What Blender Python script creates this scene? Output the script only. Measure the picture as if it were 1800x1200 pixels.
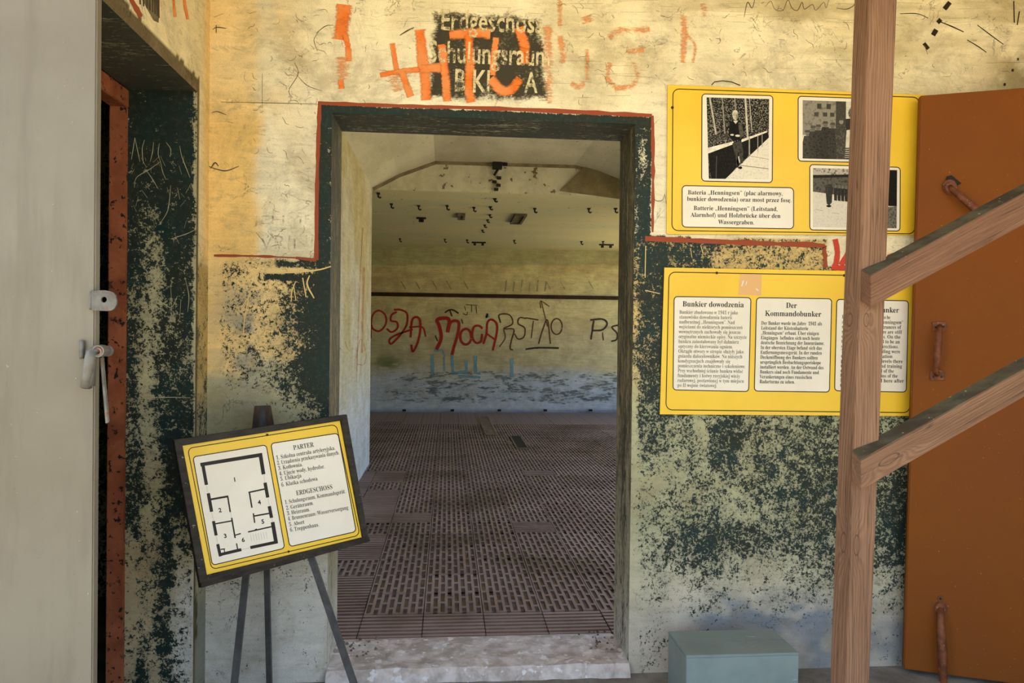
import bpy, bmesh, math, random
import numpy as np
from mathutils import Vector, Matrix

for _o in list(bpy.data.objects):
    bpy.data.objects.remove(_o, do_unlink=True)
SC = bpy.context.scene
COL = SC.collection
random.seed(7)

# ------------------------------------------------------------------ camera
FPX = 1300.0                                   # focal length in pixels of the 1800 x 1200 frame
EYE = np.array([0.0, 0.0, 1.40])
YAW, PITCH, ROLL = 0.08683, 0.00969, 0.012
_F = np.array([math.sin(YAW) * math.cos(PITCH), math.cos(YAW) * math.cos(PITCH), -math.sin(PITCH)])
_R0 = np.array([math.cos(YAW), -math.sin(YAW), 0.0])
_U0 = np.cross(_R0, _F)
_R = math.cos(ROLL) * _R0 + math.sin(ROLL) * _U0
_U = np.cross(_R, _F)
cam = bpy.data.cameras.new('camera')
cam.sensor_width = 36.0
cam.lens = FPX / 1800 * 36
cam.clip_start = 0.02
cam_ob = bpy.data.objects.new('camera', cam)
cam_ob.matrix_world = Matrix(((_R[0], _U[0], -_F[0], EYE[0]), (_R[1], _U[1], -_F[1], EYE[1]),
                              (_R[2], _U[2], -_F[2], EYE[2]), (0, 0, 0, 1)))
COL.objects.link(cam_ob)
SC.camera = cam_ob

# ------------------------------------------------------------------ sky, sun, exposure
SUN_ELEV, SUN_AZ = math.radians(58), math.radians(-60)      # azimuth from +Y towards +X
world = bpy.data.worlds.new('sky')
SC.world = world
world.use_nodes = True
_n = world.node_tree.nodes
_n.clear()
_sky = _n.new('ShaderNodeTexSky')
_sky.sky_type = 'NISHITA'
_sky.sun_disc = False
_sky.sun_elevation = SUN_ELEV
_sky.sun_rotation = SUN_AZ
_sky.air_density = 1.0
_sky.dust_density = 3.0
_sky.ozone_density = 1.0
_bg = _n.new('ShaderNodeBackground')
_bg.inputs[1].default_value = 0.35
_wo = _n.new('ShaderNodeOutputWorld')
_wb = _n.new('ShaderNodeMix')                   # white balance of the whole sky
_wb.data_type = 'RGBA'
_wb.blend_type = 'MULTIPLY'
_wb.inputs[0].default_value = 1.0
_wb.inputs[7].default_value = (1.0, 0.95, 0.86, 1.0)
world.node_tree.links.new(_sky.outputs[0], _wb.inputs[6])
world.node_tree.links.new(_wb.outputs[2], _bg.inputs[0])
world.node_tree.links.new(_bg.outputs[0], _wo.inputs[0])
sun = bpy.data.lights.new('sun', 'SUN')
sun.energy = 5.0
sun.angle = 0.01
sun.color = (1.0, 0.94, 0.84)
sun_ob = bpy.data.objects.new('sun', sun)
_sd = Vector((math.sin(SUN_AZ) * math.cos(SUN_ELEV), math.cos(SUN_AZ) * math.cos(SUN_ELEV), math.sin(SUN_ELEV)))
sun_ob.rotation_euler = _sd.to_track_quat('Z', 'Y').to_euler()
sun_ob.location = (-8, 0, 9)
COL.objects.link(sun_ob)
SC.view_settings.view_transform = 'Standard'
SC.view_settings.look = 'None'
SC.view_settings.exposure = 1.35
SC.view_settings.gamma = 1.0
SC.view_settings.use_curve_mapping = False

# ------------------------------------------------------------------ image pixel and world point helpers
def ray(x, y):
    return _F + _R * (x - 900) / FPX - _U * (y - 600) / FPX
def at(x, y, Y):                                # the point of the plane y = Y seen there
    d = ray(x, y); return EYE + d * (Y / d[1])
def atx(x, y, X):
    d = ray(x, y); return EYE + d * (X / d[0])
def atz(x, y, Z):
    d = ray(x, y); return EYE + d * ((Z - EYE[2]) / d[2])
def onplane(x, y, P, N):
    d = ray(x, y); return EYE + d * (np.dot(P - EYE, N) / np.dot(d, N))
def to_pixels(P):                                  # camera-projected image pixel coordinates of world points (n,3)
    d = P - EYE
    z = d @ _F
    return 900 + FPX * (d @ _R) / z, 600 - FPX * (d @ _U) / z
def V(*a): return np.array(a, float)
def lin(r, g, b, k=1.0):
    f = lambda c: (c / 255 / 12.92) if c / 255 <= .04045 else ((c / 255 + .055) / 1.055) ** 2.4
    return (f(r) * k, f(g) * k, f(b) * k)
def sm(a, b, x):
    t = np.clip((x - a) / (b - a), 0, 1); return t * t * (3 - 2 * t)
def blob(u, v, cx, cy, rx, ry, p=1.0):
    return np.exp(-(((u - cx) / rx) ** 2 + ((v - cy) / ry) ** 2) ** p)
_rng = {}
def vnoise(u, v, s, seed=0):
    if seed not in _rng: _rng[seed] = np.random.RandomState(seed + 11).rand(257, 257)
    L = _rng[seed]
    x, y = np.asarray(u) / s, np.asarray(v) / s
    i, j = np.floor(x).astype(int), np.floor(y).astype(int)
    fx, fy = x - i, y - j
    fx, fy = fx * fx * (3 - 2 * fx), fy * fy * (3 - 2 * fy)
    g = lambda a, b: L[a % 257, b % 257]
    return (g(i, j) * (1 - fx) + g(i + 1, j) * fx) * (1 - fy) + (g(i, j + 1) * (1 - fx) + g(i + 1, j + 1) * fx) * fy
def fnoise(u, v, s, seed=0, o=4):
    t = 0; a = .5; w = 0
    for k in range(o):
        t = t + a * vnoise(u, v, s / 2 ** k, seed + k); w += a; a *= .55
    return t / w
def mixc(A, c, m):
    m = np.asarray(m)[..., None]; return A * (1 - m) + np.array(c) * m

# ------------------------------------------------------------------ object helpers
def link(o, parent=None, kind=None, label=None, cat=None, group=None):
    COL.objects.link(o)
    if parent is not None: o.parent = parent
    if kind: o['kind'] = kind
    if label: o['label'] = label
    if cat: o['category'] = cat
    if group: o['group'] = group
    return o
def root(name, loc, label, cat, group=None):
    o = bpy.data.objects.new(name, None)
    o.empty_display_size = .1
    o.location = loc
    return link(o, None, None, label, cat, group)
def base_of(parent):
    b = np.zeros(3)
    while parent is not None:
        b += np.array(parent.location); parent = parent.parent
    return b
def obj(name, verts, faces, mat, parent=None, uv=None, smooth=False, **kw):
    """One mesh object from world-space vertices."""
    me = bpy.data.meshes.new(name)
    vv = np.asarray(verts, float) - base_of(parent)
    me.from_pydata(vv.tolist(), [], [list(map(int, f)) for f in faces])
    for m in (mat if isinstance(mat, (list, tuple)) else [mat]): me.materials.append(m)
    if uv is not None:
        l = me.uv_layers.new(name='UVMap')
        vi = np.zeros(len(me.loops), int); me.loops.foreach_get('vertex_index', vi)
        l.data.foreach_set('uv', np.asarray(uv, np.float32)[vi].ravel())
    if smooth: me.shade_smooth()
    me.update()
    return link(bpy.data.objects.new(name, me), parent, **kw)
def fix(o, bevel=0.0, seg=2):
    bm = bmesh.new(); bm.from_mesh(o.data)
    bmesh.ops.recalc_face_normals(bm, faces=bm.faces)
    if bevel:
        bmesh.ops.bevel(bm, geom=[e for e in bm.edges], offset=bevel, segments=seg, affect='EDGES', clamp_overlap=True)
    bm.to_mesh(o.data); bm.free(); o.data.update()
    return o
BOXF = [(0, 3, 2, 1), (4, 5, 6, 7), (0, 1, 5, 4), (1, 2, 6, 5), (2, 3, 7, 6), (3, 0, 4, 7)]
def boxv(x0, x1, y0, y1, z0, z1):
    return [(x0, y0, z0), (x1, y0, z0), (x1, y1, z0), (x0, y1, z0), (x0, y0, z1), (x1, y0, z1), (x1, y1, z1), (x0, y1, z1)]
def box(name, b, mat, parent=None, bevel=0.0, **kw):
    return fix(obj(name, boxv(*b), BOXF, mat, parent, **kw), bevel)
def slab(name, quad, thick, mat, parent=None, bevel=0.0, **kw):
    """quad: four points in order, thick: vector to the back face."""
    q = [np.asarray(p, float) for p in quad]
    return fix(obj(name, q + [p + thick for p in q], BOXF, mat, parent, **kw), bevel)
def quads(name, qs, mat, parent=None, **kw):
    vs, fs = [], []
    for q in qs:
        fs.append(tuple(range(len(vs), len(vs) + len(q)))); vs += [tuple(p) for p in q]
    return obj(name, vs, fs, mat, parent, **kw)
def grain(o, along, across):
    """per-vertex wood coordinates: along, across (unit world vectors)"""
    me = o.data
    a = me.attributes.new('grain', 'FLOAT_VECTOR', 'POINT')
    co = np.zeros(len(me.vertices) * 3); me.vertices.foreach_get('co', co); co = co.reshape(-1, 3) + base_of(o.parent)
    al, ac = np.asarray(along), np.asarray(across)
    th = np.cross(al, ac)
    g = np.stack([co @ al, co @ ac + .8 * (co @ th), co @ th], 1)
    a.data.foreach_set('vector', g.astype(np.float32).ravel())
    return o
def tube(name, pts, r, mat, parent=None, seg=10, r_list=None, flat=1.0, **kw):
    pts = [Vector(p) for p in pts]
    vs, fs = [], []
    n = len(pts)
    up = None
    for i, p in enumerate(pts):
        t = (pts[min(i + 1, n - 1)] - pts[max(i - 1, 0)]).normalized()
        if up is None:
            up = Vector((0, 0, 1)) if abs(t.z) < .9 else Vector((1, 0, 0))
        s = t.cross(up).normalized(); up = s.cross(t).normalized()
        rr = r_list[i] if r_list else r
        for k in range(seg):
            a = 2 * math.pi * k / seg
            vs.append(tuple(p + s * math.cos(a) * rr + up * math.sin(a) * rr * flat))
    for i in range(n - 1):
        for k in range(seg):
            fs.append((i * seg + k, i * seg + (k + 1) % seg, (i + 1) * seg + (k + 1) % seg, (i + 1) * seg + k))
    fs.append(tuple(range(seg))[::-1]); fs.append(tuple(range((n - 1) * seg, n * seg)))
    o = fix(obj(name, vs, fs, mat, parent, **kw))
    o.data.shade_smooth()
    return o
def smooth_line(p, n=6):
    p = np.asarray(p, float)
    if len(p) < 3: return p
    q = np.vstack([2 * p[0] - p[1], p, 2 * p[-1] - p[-2]])
    out = []
    for i in range(1, len(q) - 2):
        for t in np.linspace(0, 1, n, endpoint=False):
            a, b, c, d = q[i - 1], q[i], q[i + 1], q[i + 2]
            out.append(.5 * (2 * b + (c - a) * t + (2 * a - 5 * b + 4 * c - d) * t * t + (3 * b - a - 3 * c + d) * t ** 3))
    out.append(q[-2])
    return np.array(out)
class Paint:
    """collects painted strokes lying on one surface; m(px,py,lift) -> world point"""
    def __init__(s, m): s.m = m; s.v = []; s.f = []; s.uv = []; s.lift = 0.0
    def stroke(s, pts, w, curve=True, lift=.001, taper=0.0, jag=0.0):
        p = smooth_line(pts) if curve else np.asarray(pts, float)
        d = np.gradient(p, axis=0); L = np.hypot(d[:, 0], d[:, 1]) + 1e-9
        nx, ny = -d[:, 1] / L, d[:, 0] / L
        seg = np.hypot(*np.diff(p, axis=0).T); cum = np.r_[0, np.cumsum(seg)]
        s.lift += 2e-6
        b = len(s.v)
        for i in range(len(p)):
            ww = w * .5
            if taper: ww *= 1 - taper * abs(2 * cum[i] / max(cum[-1], 1e-6) - 1)
            if jag: ww *= 1 + jag * random.uniform(-1, 1)
            for sg in (-1, 1):
                s.v.append(tuple(s.m(p[i, 0] + sg * nx[i] * ww, p[i, 1] + sg * ny[i] * ww, lift + s.lift)))
                s.uv.append((cum[i] / w, .5 + .5 * sg))
            if i: s.f.append((b + 2 * i - 2, b + 2 * i, b + 2 * i + 1, b + 2 * i - 1))
    def poly(s, pts, lift=.001):
        b = len(s.v)
        for p in pts: s.v.append(tuple(s.m(p[0], p[1], lift))); s.uv.append((p[0] * .01, p[1] * .01))
        s.f.append(tuple(range(b, b + len(pts))))
    def build(s, name, mat, parent, **kw):
        return obj(name, s.v, s.f, mat, parent, uv=s.uv, **kw)
def rrect(quad, r, n=5):
    """rounded outline (list of px points) inside a px quad TL,TR,BR,BL"""
    q = [np.asarray(p, float) for p in quad]; out = []
    for i in range(4):
        c, a, b = q[i], q[i - 1], q[(i + 1) % 4]
        da, db = (a - c) / np.linalg.norm(a - c), (b - c) / np.linalg.norm(b - c)
        for k in range(n + 1):
            t = math.pi / 2 * k / n
            out.append(c + da * r * (1 - math.sin(t)) + db * r * (1 - math.cos(t)))
    return out

# ------------------------------------------------------------------ lettering
_gc = {}
ACC = {'ą': ('a', 'o'), 'ę': ('e', 'o'), 'ś': ('s', 'a'), 'ć': ('c', 'a'), 'ń': ('n', 'a'), 'ó': ('o', 'a'), 'ź': ('z', 'a'),
       'ż': ('z', 'd'), 'ł': ('l', 's'), 'ü': ('u', 'u'), 'ö': ('o', 'u'), 'ä': ('a', 'u'), 'Ü': ('U', 'u')}
def _serif(c):
    if 'A' <= c <= 'Z': return chr(0x1D400 + ord(c) - 65)
    if 'a' <= c <= 'z': return chr(0x1D41A + ord(c) - 97)
    if '0' <= c <= '9': return chr(0x1D7CE + ord(c) - 48)
    return c
def _tmesh(body, off=0.0):
    cu = bpy.data.curves.new('tmp', 'FONT'); cu.body = body; cu.resolution_u = 2; cu.offset = off
    o = bpy.data.objects.new('tmp', cu); COL.objects.link(o)
    bpy.context.view_layer.update()
    me = bpy.data.meshes.new_from_object(o.evaluated_get(bpy.context.evaluated_depsgraph_get()))
    v = np.zeros(len(me.vertices) * 3); me.vertices.foreach_get('co', v); v = v.reshape(-1, 3)[:, :2]
    f = [tuple(p.vertices) for p in me.polygons]
    bpy.data.objects.remove(o); bpy.data.curves.remove(cu); bpy.data.meshes.remove(me)
    return v, f
def _w(v): return float(v[:, 0].max() - v[:, 0].min()) if len(v) else 0.0
def glyph(c, serif, off):
    k = (c, serif, off)
    if k in _gc: return _gc[k]
    b, acc = (ACC.get(c, (c, None)) if serif else (c, None))
    ch = _serif(b) if serif else b
    hh = _gc.setdefault(('HH', off), _w(_tmesh('HH', off)[0]))
    v, f = _tmesh(ch, off) if c != ' ' else (np.zeros((0, 2)), [])
    if serif and c != ' ' and len(v) == 0:
        ch = b; v, f = _tmesh(ch, off)
    adv = _w(_tmesh('H' + ch + 'H', off)[0]) - hh
    if acc and len(v):
        x0, x1, y1 = v[:, 0].min(), v[:, 0].max(), v[:, 1].max()
        cx = (x0 + x1) / 2; n = len(v); add = []
        if acc == 'a': add = [[(cx - .05, y1 + .06), (cx + .02, y1 + .06), (cx + .15, y1 + .2), (cx + .04, y1 + .2)]]
        if acc == 'd': add = [[(cx - .06, y1 + .07), (cx + .06, y1 + .07), (cx + .06, y1 + .19), (cx - .06, y1 + .19)]]
        if acc == 'u': add = [[(cx + s - .05, y1 + .06), (cx + s + .05, y1 + .06), (cx + s + .05, y1 + .16), (cx + s - .05, y1 + .16)] for s in (-.11, .11)]
        if acc == 's': add = [[(x0 - .02, .25), (x1 + .02, .4), (x1 + .02, .48), (x0 - .02, .33)]]
        if acc == 'o': add = [[(cx + .02, .02), (cx + .12, .02), (cx + .06, -.1), (cx + .16, -.13), (cx + .12, -.18), (cx - .02, -.13)]]
        for q in add:
            f = f + [tuple(range(n, n + len(q)))]; n += len(q); v = np.vstack([v, q])
    _gc[k] = (v, f, adv)
    return _gc[k]
class Lettering:
    def __init__(s, m): s.m = m; s.v = []; s.f = []
    def line(s, text, p0, p1, cap, up=(0.0, -1.0), serif=True, off=0.0, lift=.0012):
        """text fitted between two baseline points (px); cap = capital height in px"""
        p0, p1 = np.asarray(p0, float), np.asarray(p1, float)
        x = 0; items = []
        for c in text:
            g = glyph(c, serif, off); items.append((g, x)); x += g[2]
        ax = (p1 - p0) / max(x, 1e-6); ay = np.asarray(up) * cap / .69
        for (v, f, _), gx in items:
            b = len(s.v)
            for q in v:
                p = p0 + ax * (gx + q[0]) + ay * q[1]
                s.v.append(tuple(s.m(p[0], p[1], lift)))
            s.f += [tuple(b + i for i in t) for t in f]
    def build(s, name, mat, parent, **kw):
        return obj(name, s.v, s.f, mat, parent, **kw)

# ------------------------------------------------------------------ materials
class N:
    def __init__(s, name):
        s.mat = bpy.data.materials.new(name); s.mat.use_nodes = True
        s.t = s.mat.node_tree; s.t.nodes.clear()
        s.out = s.t.nodes.new('ShaderNodeOutputMaterial')
        s.b = s.t.nodes.new('ShaderNodeBsdfPrincipled')
        s.t.links.new(s.b.outputs[0], s.out.inputs[0])
    def L(s, a, b): s.t.links.new(a, b)
    def put(s, sock, v):
        if hasattr(v, 'is_output') or isinstance(v, bpy.types.NodeSocket): s.L(v, sock)
        else:
            try: sock.default_value = v
            except TypeError: sock.default_value = (*v, 1.0)
            except ValueError: sock.default_value = (*v, 1.0)
    def math(s, op, a, b=0.0, c=None, clamp=False):
        n = s.t.nodes.new('ShaderNodeMath'); n.operation = op; n.use_clamp = clamp
        s.put(n.inputs[0], a); s.put(n.inputs[1], b)
        if c is not None: s.put(n.inputs[2], c)
        return n.outputs[0]
    def coord(s, k='Object'):
        if not hasattr(s, '_tc'): s._tc = s.t.nodes.new('ShaderNodeTexCoord')
        return s._tc.outputs[k]
    def attr(s, name, vec=False):
        n = s.t.nodes.new('ShaderNodeAttribute'); n.attribute_name = name
        return n.outputs['Color'] if vec == 'c' else (n.outputs['Vector'] if vec else n.outputs['Fac'])
    def scale(s, v, k, off=(0, 0, 0)):
        n = s.t.nodes.new('ShaderNodeMapping'); s.L(v, n.inputs[0]); n.inputs[3].default_value = k; n.inputs[1].default_value = off
        return n.outputs[0]
    def noise(s, sc, det=5, rough=.6, dist=0.0, v=None, stretch=None, off=(0, 0, 0)):
        v = v if v is not None else s.coord()
        if stretch or off != (0, 0, 0): v = s.scale(v, stretch or (1, 1, 1), off)
        n = s.t.nodes.new('ShaderNodeTexNoise'); s.L(v, n.inputs['Vector'])
        n.inputs['Scale'].default_value = sc; n.inputs['Detail'].default_value = det
        n.inputs['Roughness'].default_value = rough; n.inputs['Distortion'].default_value = dist
        return n.outputs[0]
    def ramp(s, f, a, b, c=0.0, d=1.0, smooth=True):
        n = s.t.nodes.new('ShaderNodeMapRange'); n.interpolation_type = 'SMOOTHSTEP' if smooth else 'LINEAR'
        s.put(n.inputs[0], f); n.inputs[1].default_value = a; n.inputs[2].default_value = b
        n.inputs[3].default_value = c; n.inputs[4].default_value = d
        return n.outputs[0]
    def mix(s, f, a, b, mode='MIX'):
        n = s.t.nodes.new('ShaderNodeMix'); n.data_type = 'RGBA'; n.blend_type = mode
        s.put(n.inputs[0], f); s.put(n.inputs[6], a); s.put(n.inputs[7], b)
        return n.outputs[2]
    def bump(s, h, st=.3, d=.003):
        n = s.t.nodes.new('ShaderNodeBump'); n.inputs['Strength'].default_value = st; n.inputs['Distance'].default_value = d
        s.L(h, n.inputs['Height']); s.L(n.outputs[0], s.b.inputs['Normal'])
    def done(s, col, rough=.8, spec=.3, metal=0.0):
        s.put(s.b.inputs['Base Color'], col); s.put(s.b.inputs['Roughness'], rough)
        s.b.inputs['Specular IOR Level'].default_value = spec; s.b.inputs['Metallic'].default_value = metal
        return s.mat

def m_wall(name, green=((.016, .022, .016), (.010, .026, .024)), fine=1.0, streak=.5, stretch=(1, 1, 1), crack=.5):
    """old plaster (colour attribute 'base') under a flaking oil paint (float attribute 'cover')"""
    n = N(name)
    base = n.attr('base', 'c'); cover = n.attr('cover')
    a = n.noise(88 * fine, 6, .62, .5, stretch=stretch)
    b = n.noise(21 * fine, 7, .70, .3, stretch=stretch, off=(3, 1, 7))
    c = n.noise(240 * fine, 3, .6, 0, stretch=stretch)
    s = n.math('ADD', n.math('ADD', n.math('MULTIPLY', a, 1.15), n.math('MULTIPLY', b, 1.15)), n.math('MULTIPLY', c, .7))
    s = n.ramp(s, 1.17, 1.83, 0, 1, False)
    d = n.math('SUBTRACT', cover, s)
    mask = n.ramp(d, -.025, .025)
    has = n.ramp(cover, 0.01, .04)
    mask = n.math('MULTIPLY', mask, has)
    # plaster
    t1 = n.noise(5, 6, .65, .3, off=(1, 5, 2))
    t2 = n.noise(11, 6, .7, .3, stretch=(.45, .45, 4))
    t3 = n.noise(220, 3, .7)
    v = n.math('ADD', n.ramp(t1, .3, .7, .76, 1.06, False), n.math('MULTIPLY', n.ramp(t2, .35, .65, -.15, .09, False), streak))
    v = n.math('ADD', v, n.ramp(t3, .3, .7, -.13, .11, False))
    rid = n.noise(7, 5, .55, .8, off=(9, 4, 1))
    rl = n.math('ABSOLUTE', n.math('SUBTRACT', rid, .5))
    cr = n.math('MULTIPLY', n.ramp(rl, .002, .009, 1, 0), n.ramp(n.noise(4, 3, .6, off=(2, 2, 8)), .48, .6, 0, crack))
    v = n.math('MULTIPLY', v, n.math('SUBTRACT', 1, cr))
    vec = n.t.nodes.new('ShaderNodeCombineColor')
    for i in range(3): n.L(v, vec.inputs[i])
    pl = n.mix(1.0, base, vec.outputs[0], 'MULTIPLY')
    stain = n.noise(3.2, 9, .74, .5, off=(7, 3, 5))
    pl = n.mix(n.math('MULTIPLY', n.ramp(stain, .49, .66), .46), pl, (.30, .235, .125), 'MIX')
    smear = n.noise(26, 8, .78, .6, stretch=(.45, .45, 1.3), off=(3, 8, 2))
    pl = n.mix(n.math('MULTIPLY', n.ramp(smear, .52, .66), .36), pl, (.22, .19, .12), 'MIX')
    pits = n.ramp(n.noise(95, 2, .5, off=(4, 4, 4)), .70, .74)
    pl = n.mix(n.math('MULTIPLY', pits, .55), pl, (.09, .075, .05))
    ghost = n.math('MULTIPLY', n.ramp(n.math('SUBTRACT', n.math('ADD', cover, .16), n.math('ADD', n.math('MULTIPLY', s, .55), n.math('MULTIPLY', n.noise(30, 6, .7, .5, off=(1, 1, 9)), .45))), -.1, .16), n.math('MULTIPLY', has, .42))
    pl = n.mix(ghost, pl, (.15, .155, .105))
    gr = n.mix(n.ramp(n.noise(6, 4, .6, off=(5, 9, 3)), .35, .65), green[0], green[1])
    gr = n.mix(n.ramp(n.noise(60, 4, .7), .45, .8, 0, .35), gr, (.09, .085, .06))
    n.bump(n.math('ADD', n.math('MULTIPLY', mask, .5), n.math('MULTIPLY', t1, .5)), .5, .002)
    return n.done(n.mix(mask, pl, gr), n.ramp(mask, 0, 1, .88, .62), .25)

def m_plain(name, col, col2=None, sc=8, rough=.7, spec=.3, metal=0.0, det=5, lo=.35, hi=.65, bump=0.0, stretch=None, speck=None, speck_sc=90, speck_lo=.66, speck_hi=.70, speck2=None):
    n = N(name)
    c = col if col2 is None else n.mix(n.ramp(n.noise(sc, det, .62, .3, stretch=stretch), lo, hi), col, col2)
    if speck is not None:
        c = n.mix(n.ramp(n.noise(speck_sc, 3, .55, off=(3, 3, 3)), speck_lo, speck_hi), c, speck)
    if speck2 is not None:
        c = n.mix(n.ramp(n.noise(speck_sc * .35, 5, .7, off=(8, 1, 3)), speck_lo, speck_hi), c, speck2)
    if bump: n.bump(n.noise(speck_sc, 4, .6), bump, .002)
    return n.done(c, rough, spec, metal)

def m_spray(name, col, strength=1.0, wear=.5, soft=.5, sc=70, stretch=(1, 1, 1), col2=None):
    """paint stroke on a ribbon: soft edges from the ribbon's own width, worn through by noise"""
    n = N(name)
    uv = n.t.nodes.new('ShaderNodeSeparateXYZ'); n.L(n.coord('UV'), uv.inputs[0])
    d = n.math('MULTIPLY', n.math('ABSOLUTE', n.math('SUBTRACT', uv.outputs[1], .5)), 2)
    e = n.ramp(d, 1.0 - soft, 1.0, 1, 0)
    w = n.noise(sc, 5, .7, .2, stretch=stretch)
    w2 = n.noise(9, 3, .6, off=(4, 4, 1))
    a = n.math('ADD', n.math('MULTIPLY', e, strength), n.math('MULTIPLY', n.math('SUBTRACT', w, .5), wear * 3))
    a = n.math('ADD', a, n.math('MULTIPLY', n.math('SUBTRACT', w2, .5), wear * 2))
    a = n.math('MULTIPLY', n.ramp(a, .05, 1.0), n.ramp(e, 0, .3))
    n.L(a, n.b.inputs['Alpha'])
    c = col if col2 is None else n.mix(n.ramp(w2, .4, .6), col, col2)
    return n.done(c, .85, .2)
def m_worn(name, col, lo=.35, hi=.5, sc=60, amax=1.0):
    """flat paint (lettering, ground of a sign) worn through by noise"""
    n = N(name)
    a = n.math('ADD', n.math('MULTIPLY', n.noise(sc, 5, .7), .6), n.math('MULTIPLY', n.noise(sc * .2, 4, .6, off=(2, 7, 1)), .4))
    n.put(n.b.inputs['Alpha'], n.ramp(a, lo, hi, 0, amax))
    return n.done(col, .85, .2)
def m_wood(name, c1, c2, c3, knots=(), freq=55):
    n = N(name)
    g = n.attr('grain', True)
    sp = n.t.nodes.new('ShaderNodeSeparateXYZ'); n.L(g, sp.inputs[0])
    al, ac = sp.outputs[0], sp.outputs[1]
    f = n.math('ADD', n.math('MULTIPLY', ac, freq), n.math('MULTIPLY', n.noise(3, 3, .5, .3, v=g, stretch=(.7, 5, 5)), 5.0))
    for (ka, kc, B, ra, rc) in knots:
        x = n.math('DIVIDE', n.math('SUBTRACT', al, ka), ra); y = n.math('DIVIDE', n.math('SUBTRACT', ac, kc), rc)
        r2 = n.math('ADD', n.math('MULTIPLY', x, x), n.math('MULTIPLY', y, y))
        f = n.math('ADD', f, n.math('MULTIPLY', n.math('POWER', 2.718, n.math('MULTIPLY', r2, -1)), B))
    w = n.math('SINE', n.math('MULTIPLY', f, 6.283))
    w = n.ramp(w, -.9, 1, 0, 1)
    fib = n.noise(40, 5, .7, v=g, stretch=(.12, 6, 6))
    c = n.mix(n.math('MULTIPLY', w, .5), c1, c2)
    c = n.mix(n.ramp(n.noise(2.2, 4, .6, v=g, stretch=(1, 5, 5)), .42, .66, 0, .55), c, c2)
    c = n.mix(n.ramp(fib, .45, .75, 0, .5), c, c3)
    cr = n.math('MULTIPLY', n.ramp(n.math('ABSOLUTE', n.math('SUBTRACT', n.noise(7, 3, .5, v=g, stretch=(.15, 9, 9)), .5)), .004, .018, 1, 0), .55)
    c = n.mix(cr, c, (.03, .02, .014))
    for (ka, kc, B, ra, rc) in knots:
        x = n.math('DIVIDE', n.math('SUBTRACT', al, ka), ra * .42); y = n.math('DIVIDE', n.math('SUBTRACT', ac, kc), rc * .42)
        r2 = n.math('SQRT', n.math('ADD', n.math('MULTIPLY', x, x), n.math('MULTIPLY', y, y)))
        ring = n.math('MULTIPLY', n.ramp(r2, .82, .95), n.ramp(r2, 1.0, 1.12, 1, 0))
        c = n.mix(n.math('MULTIPLY', ring, .7), c, (.05, .03, .02))
    n.bump(n.math('ADD', w, fib), .35, .002)
    return n.done(c, .8, .25)

for _c in sorted(set('Bateria „Henningsen” (plac alarmowy,bunkier dowodzenia) oraz most przez fosę.Batterie (Leitstand,Alarmhof) und Holzbrücke über denWassergraben.“/0123456789ABDCEIKLMNOPRSTUVFGHJWYZabcdefghijklmnoprstuwyzvqxąęśćńóźżłüöäÜ-: ')): glyph(_c, True, 0.0)
for _c in 'ErdgeschossSchulungsraumB KlA': glyph(_c, False, .014)
for _c in 'JEHMPVRINI': glyph(_c, False, -.004)
for _c in '123456': glyph(_c, False, .03)

# ================================================================== STRUCTURE
YW, YR = 3.0, 3.275            # face of the front wall, back of the doorway reveal
XL = -0.94                     # left wall of the porch
YJ = 2.86                      # far jamb of the side doorway
ZC = 3.02                      # porch ceiling
XR = 3.0                       # right wall of the porch
DX0, DX1, DZ = -0.468, 0.762, 2.272   # doorway opening
ZS, ZF = 0.05, 0.03            # sill, inner floor
YM, YB = 7.81, 12.87           # end of the inner corridor, back wall of the hall
CX0, CX1 = -0.80, 2.10         # corridor sides
ZH = 2.89                      # hall ceiling
HX0, HX1 = -3.6, 3.7           # hall sides
ZL = 2.29                      # lintel of the side doorway
RX = -1.19                     # inner end of the side doorway reveal

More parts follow.
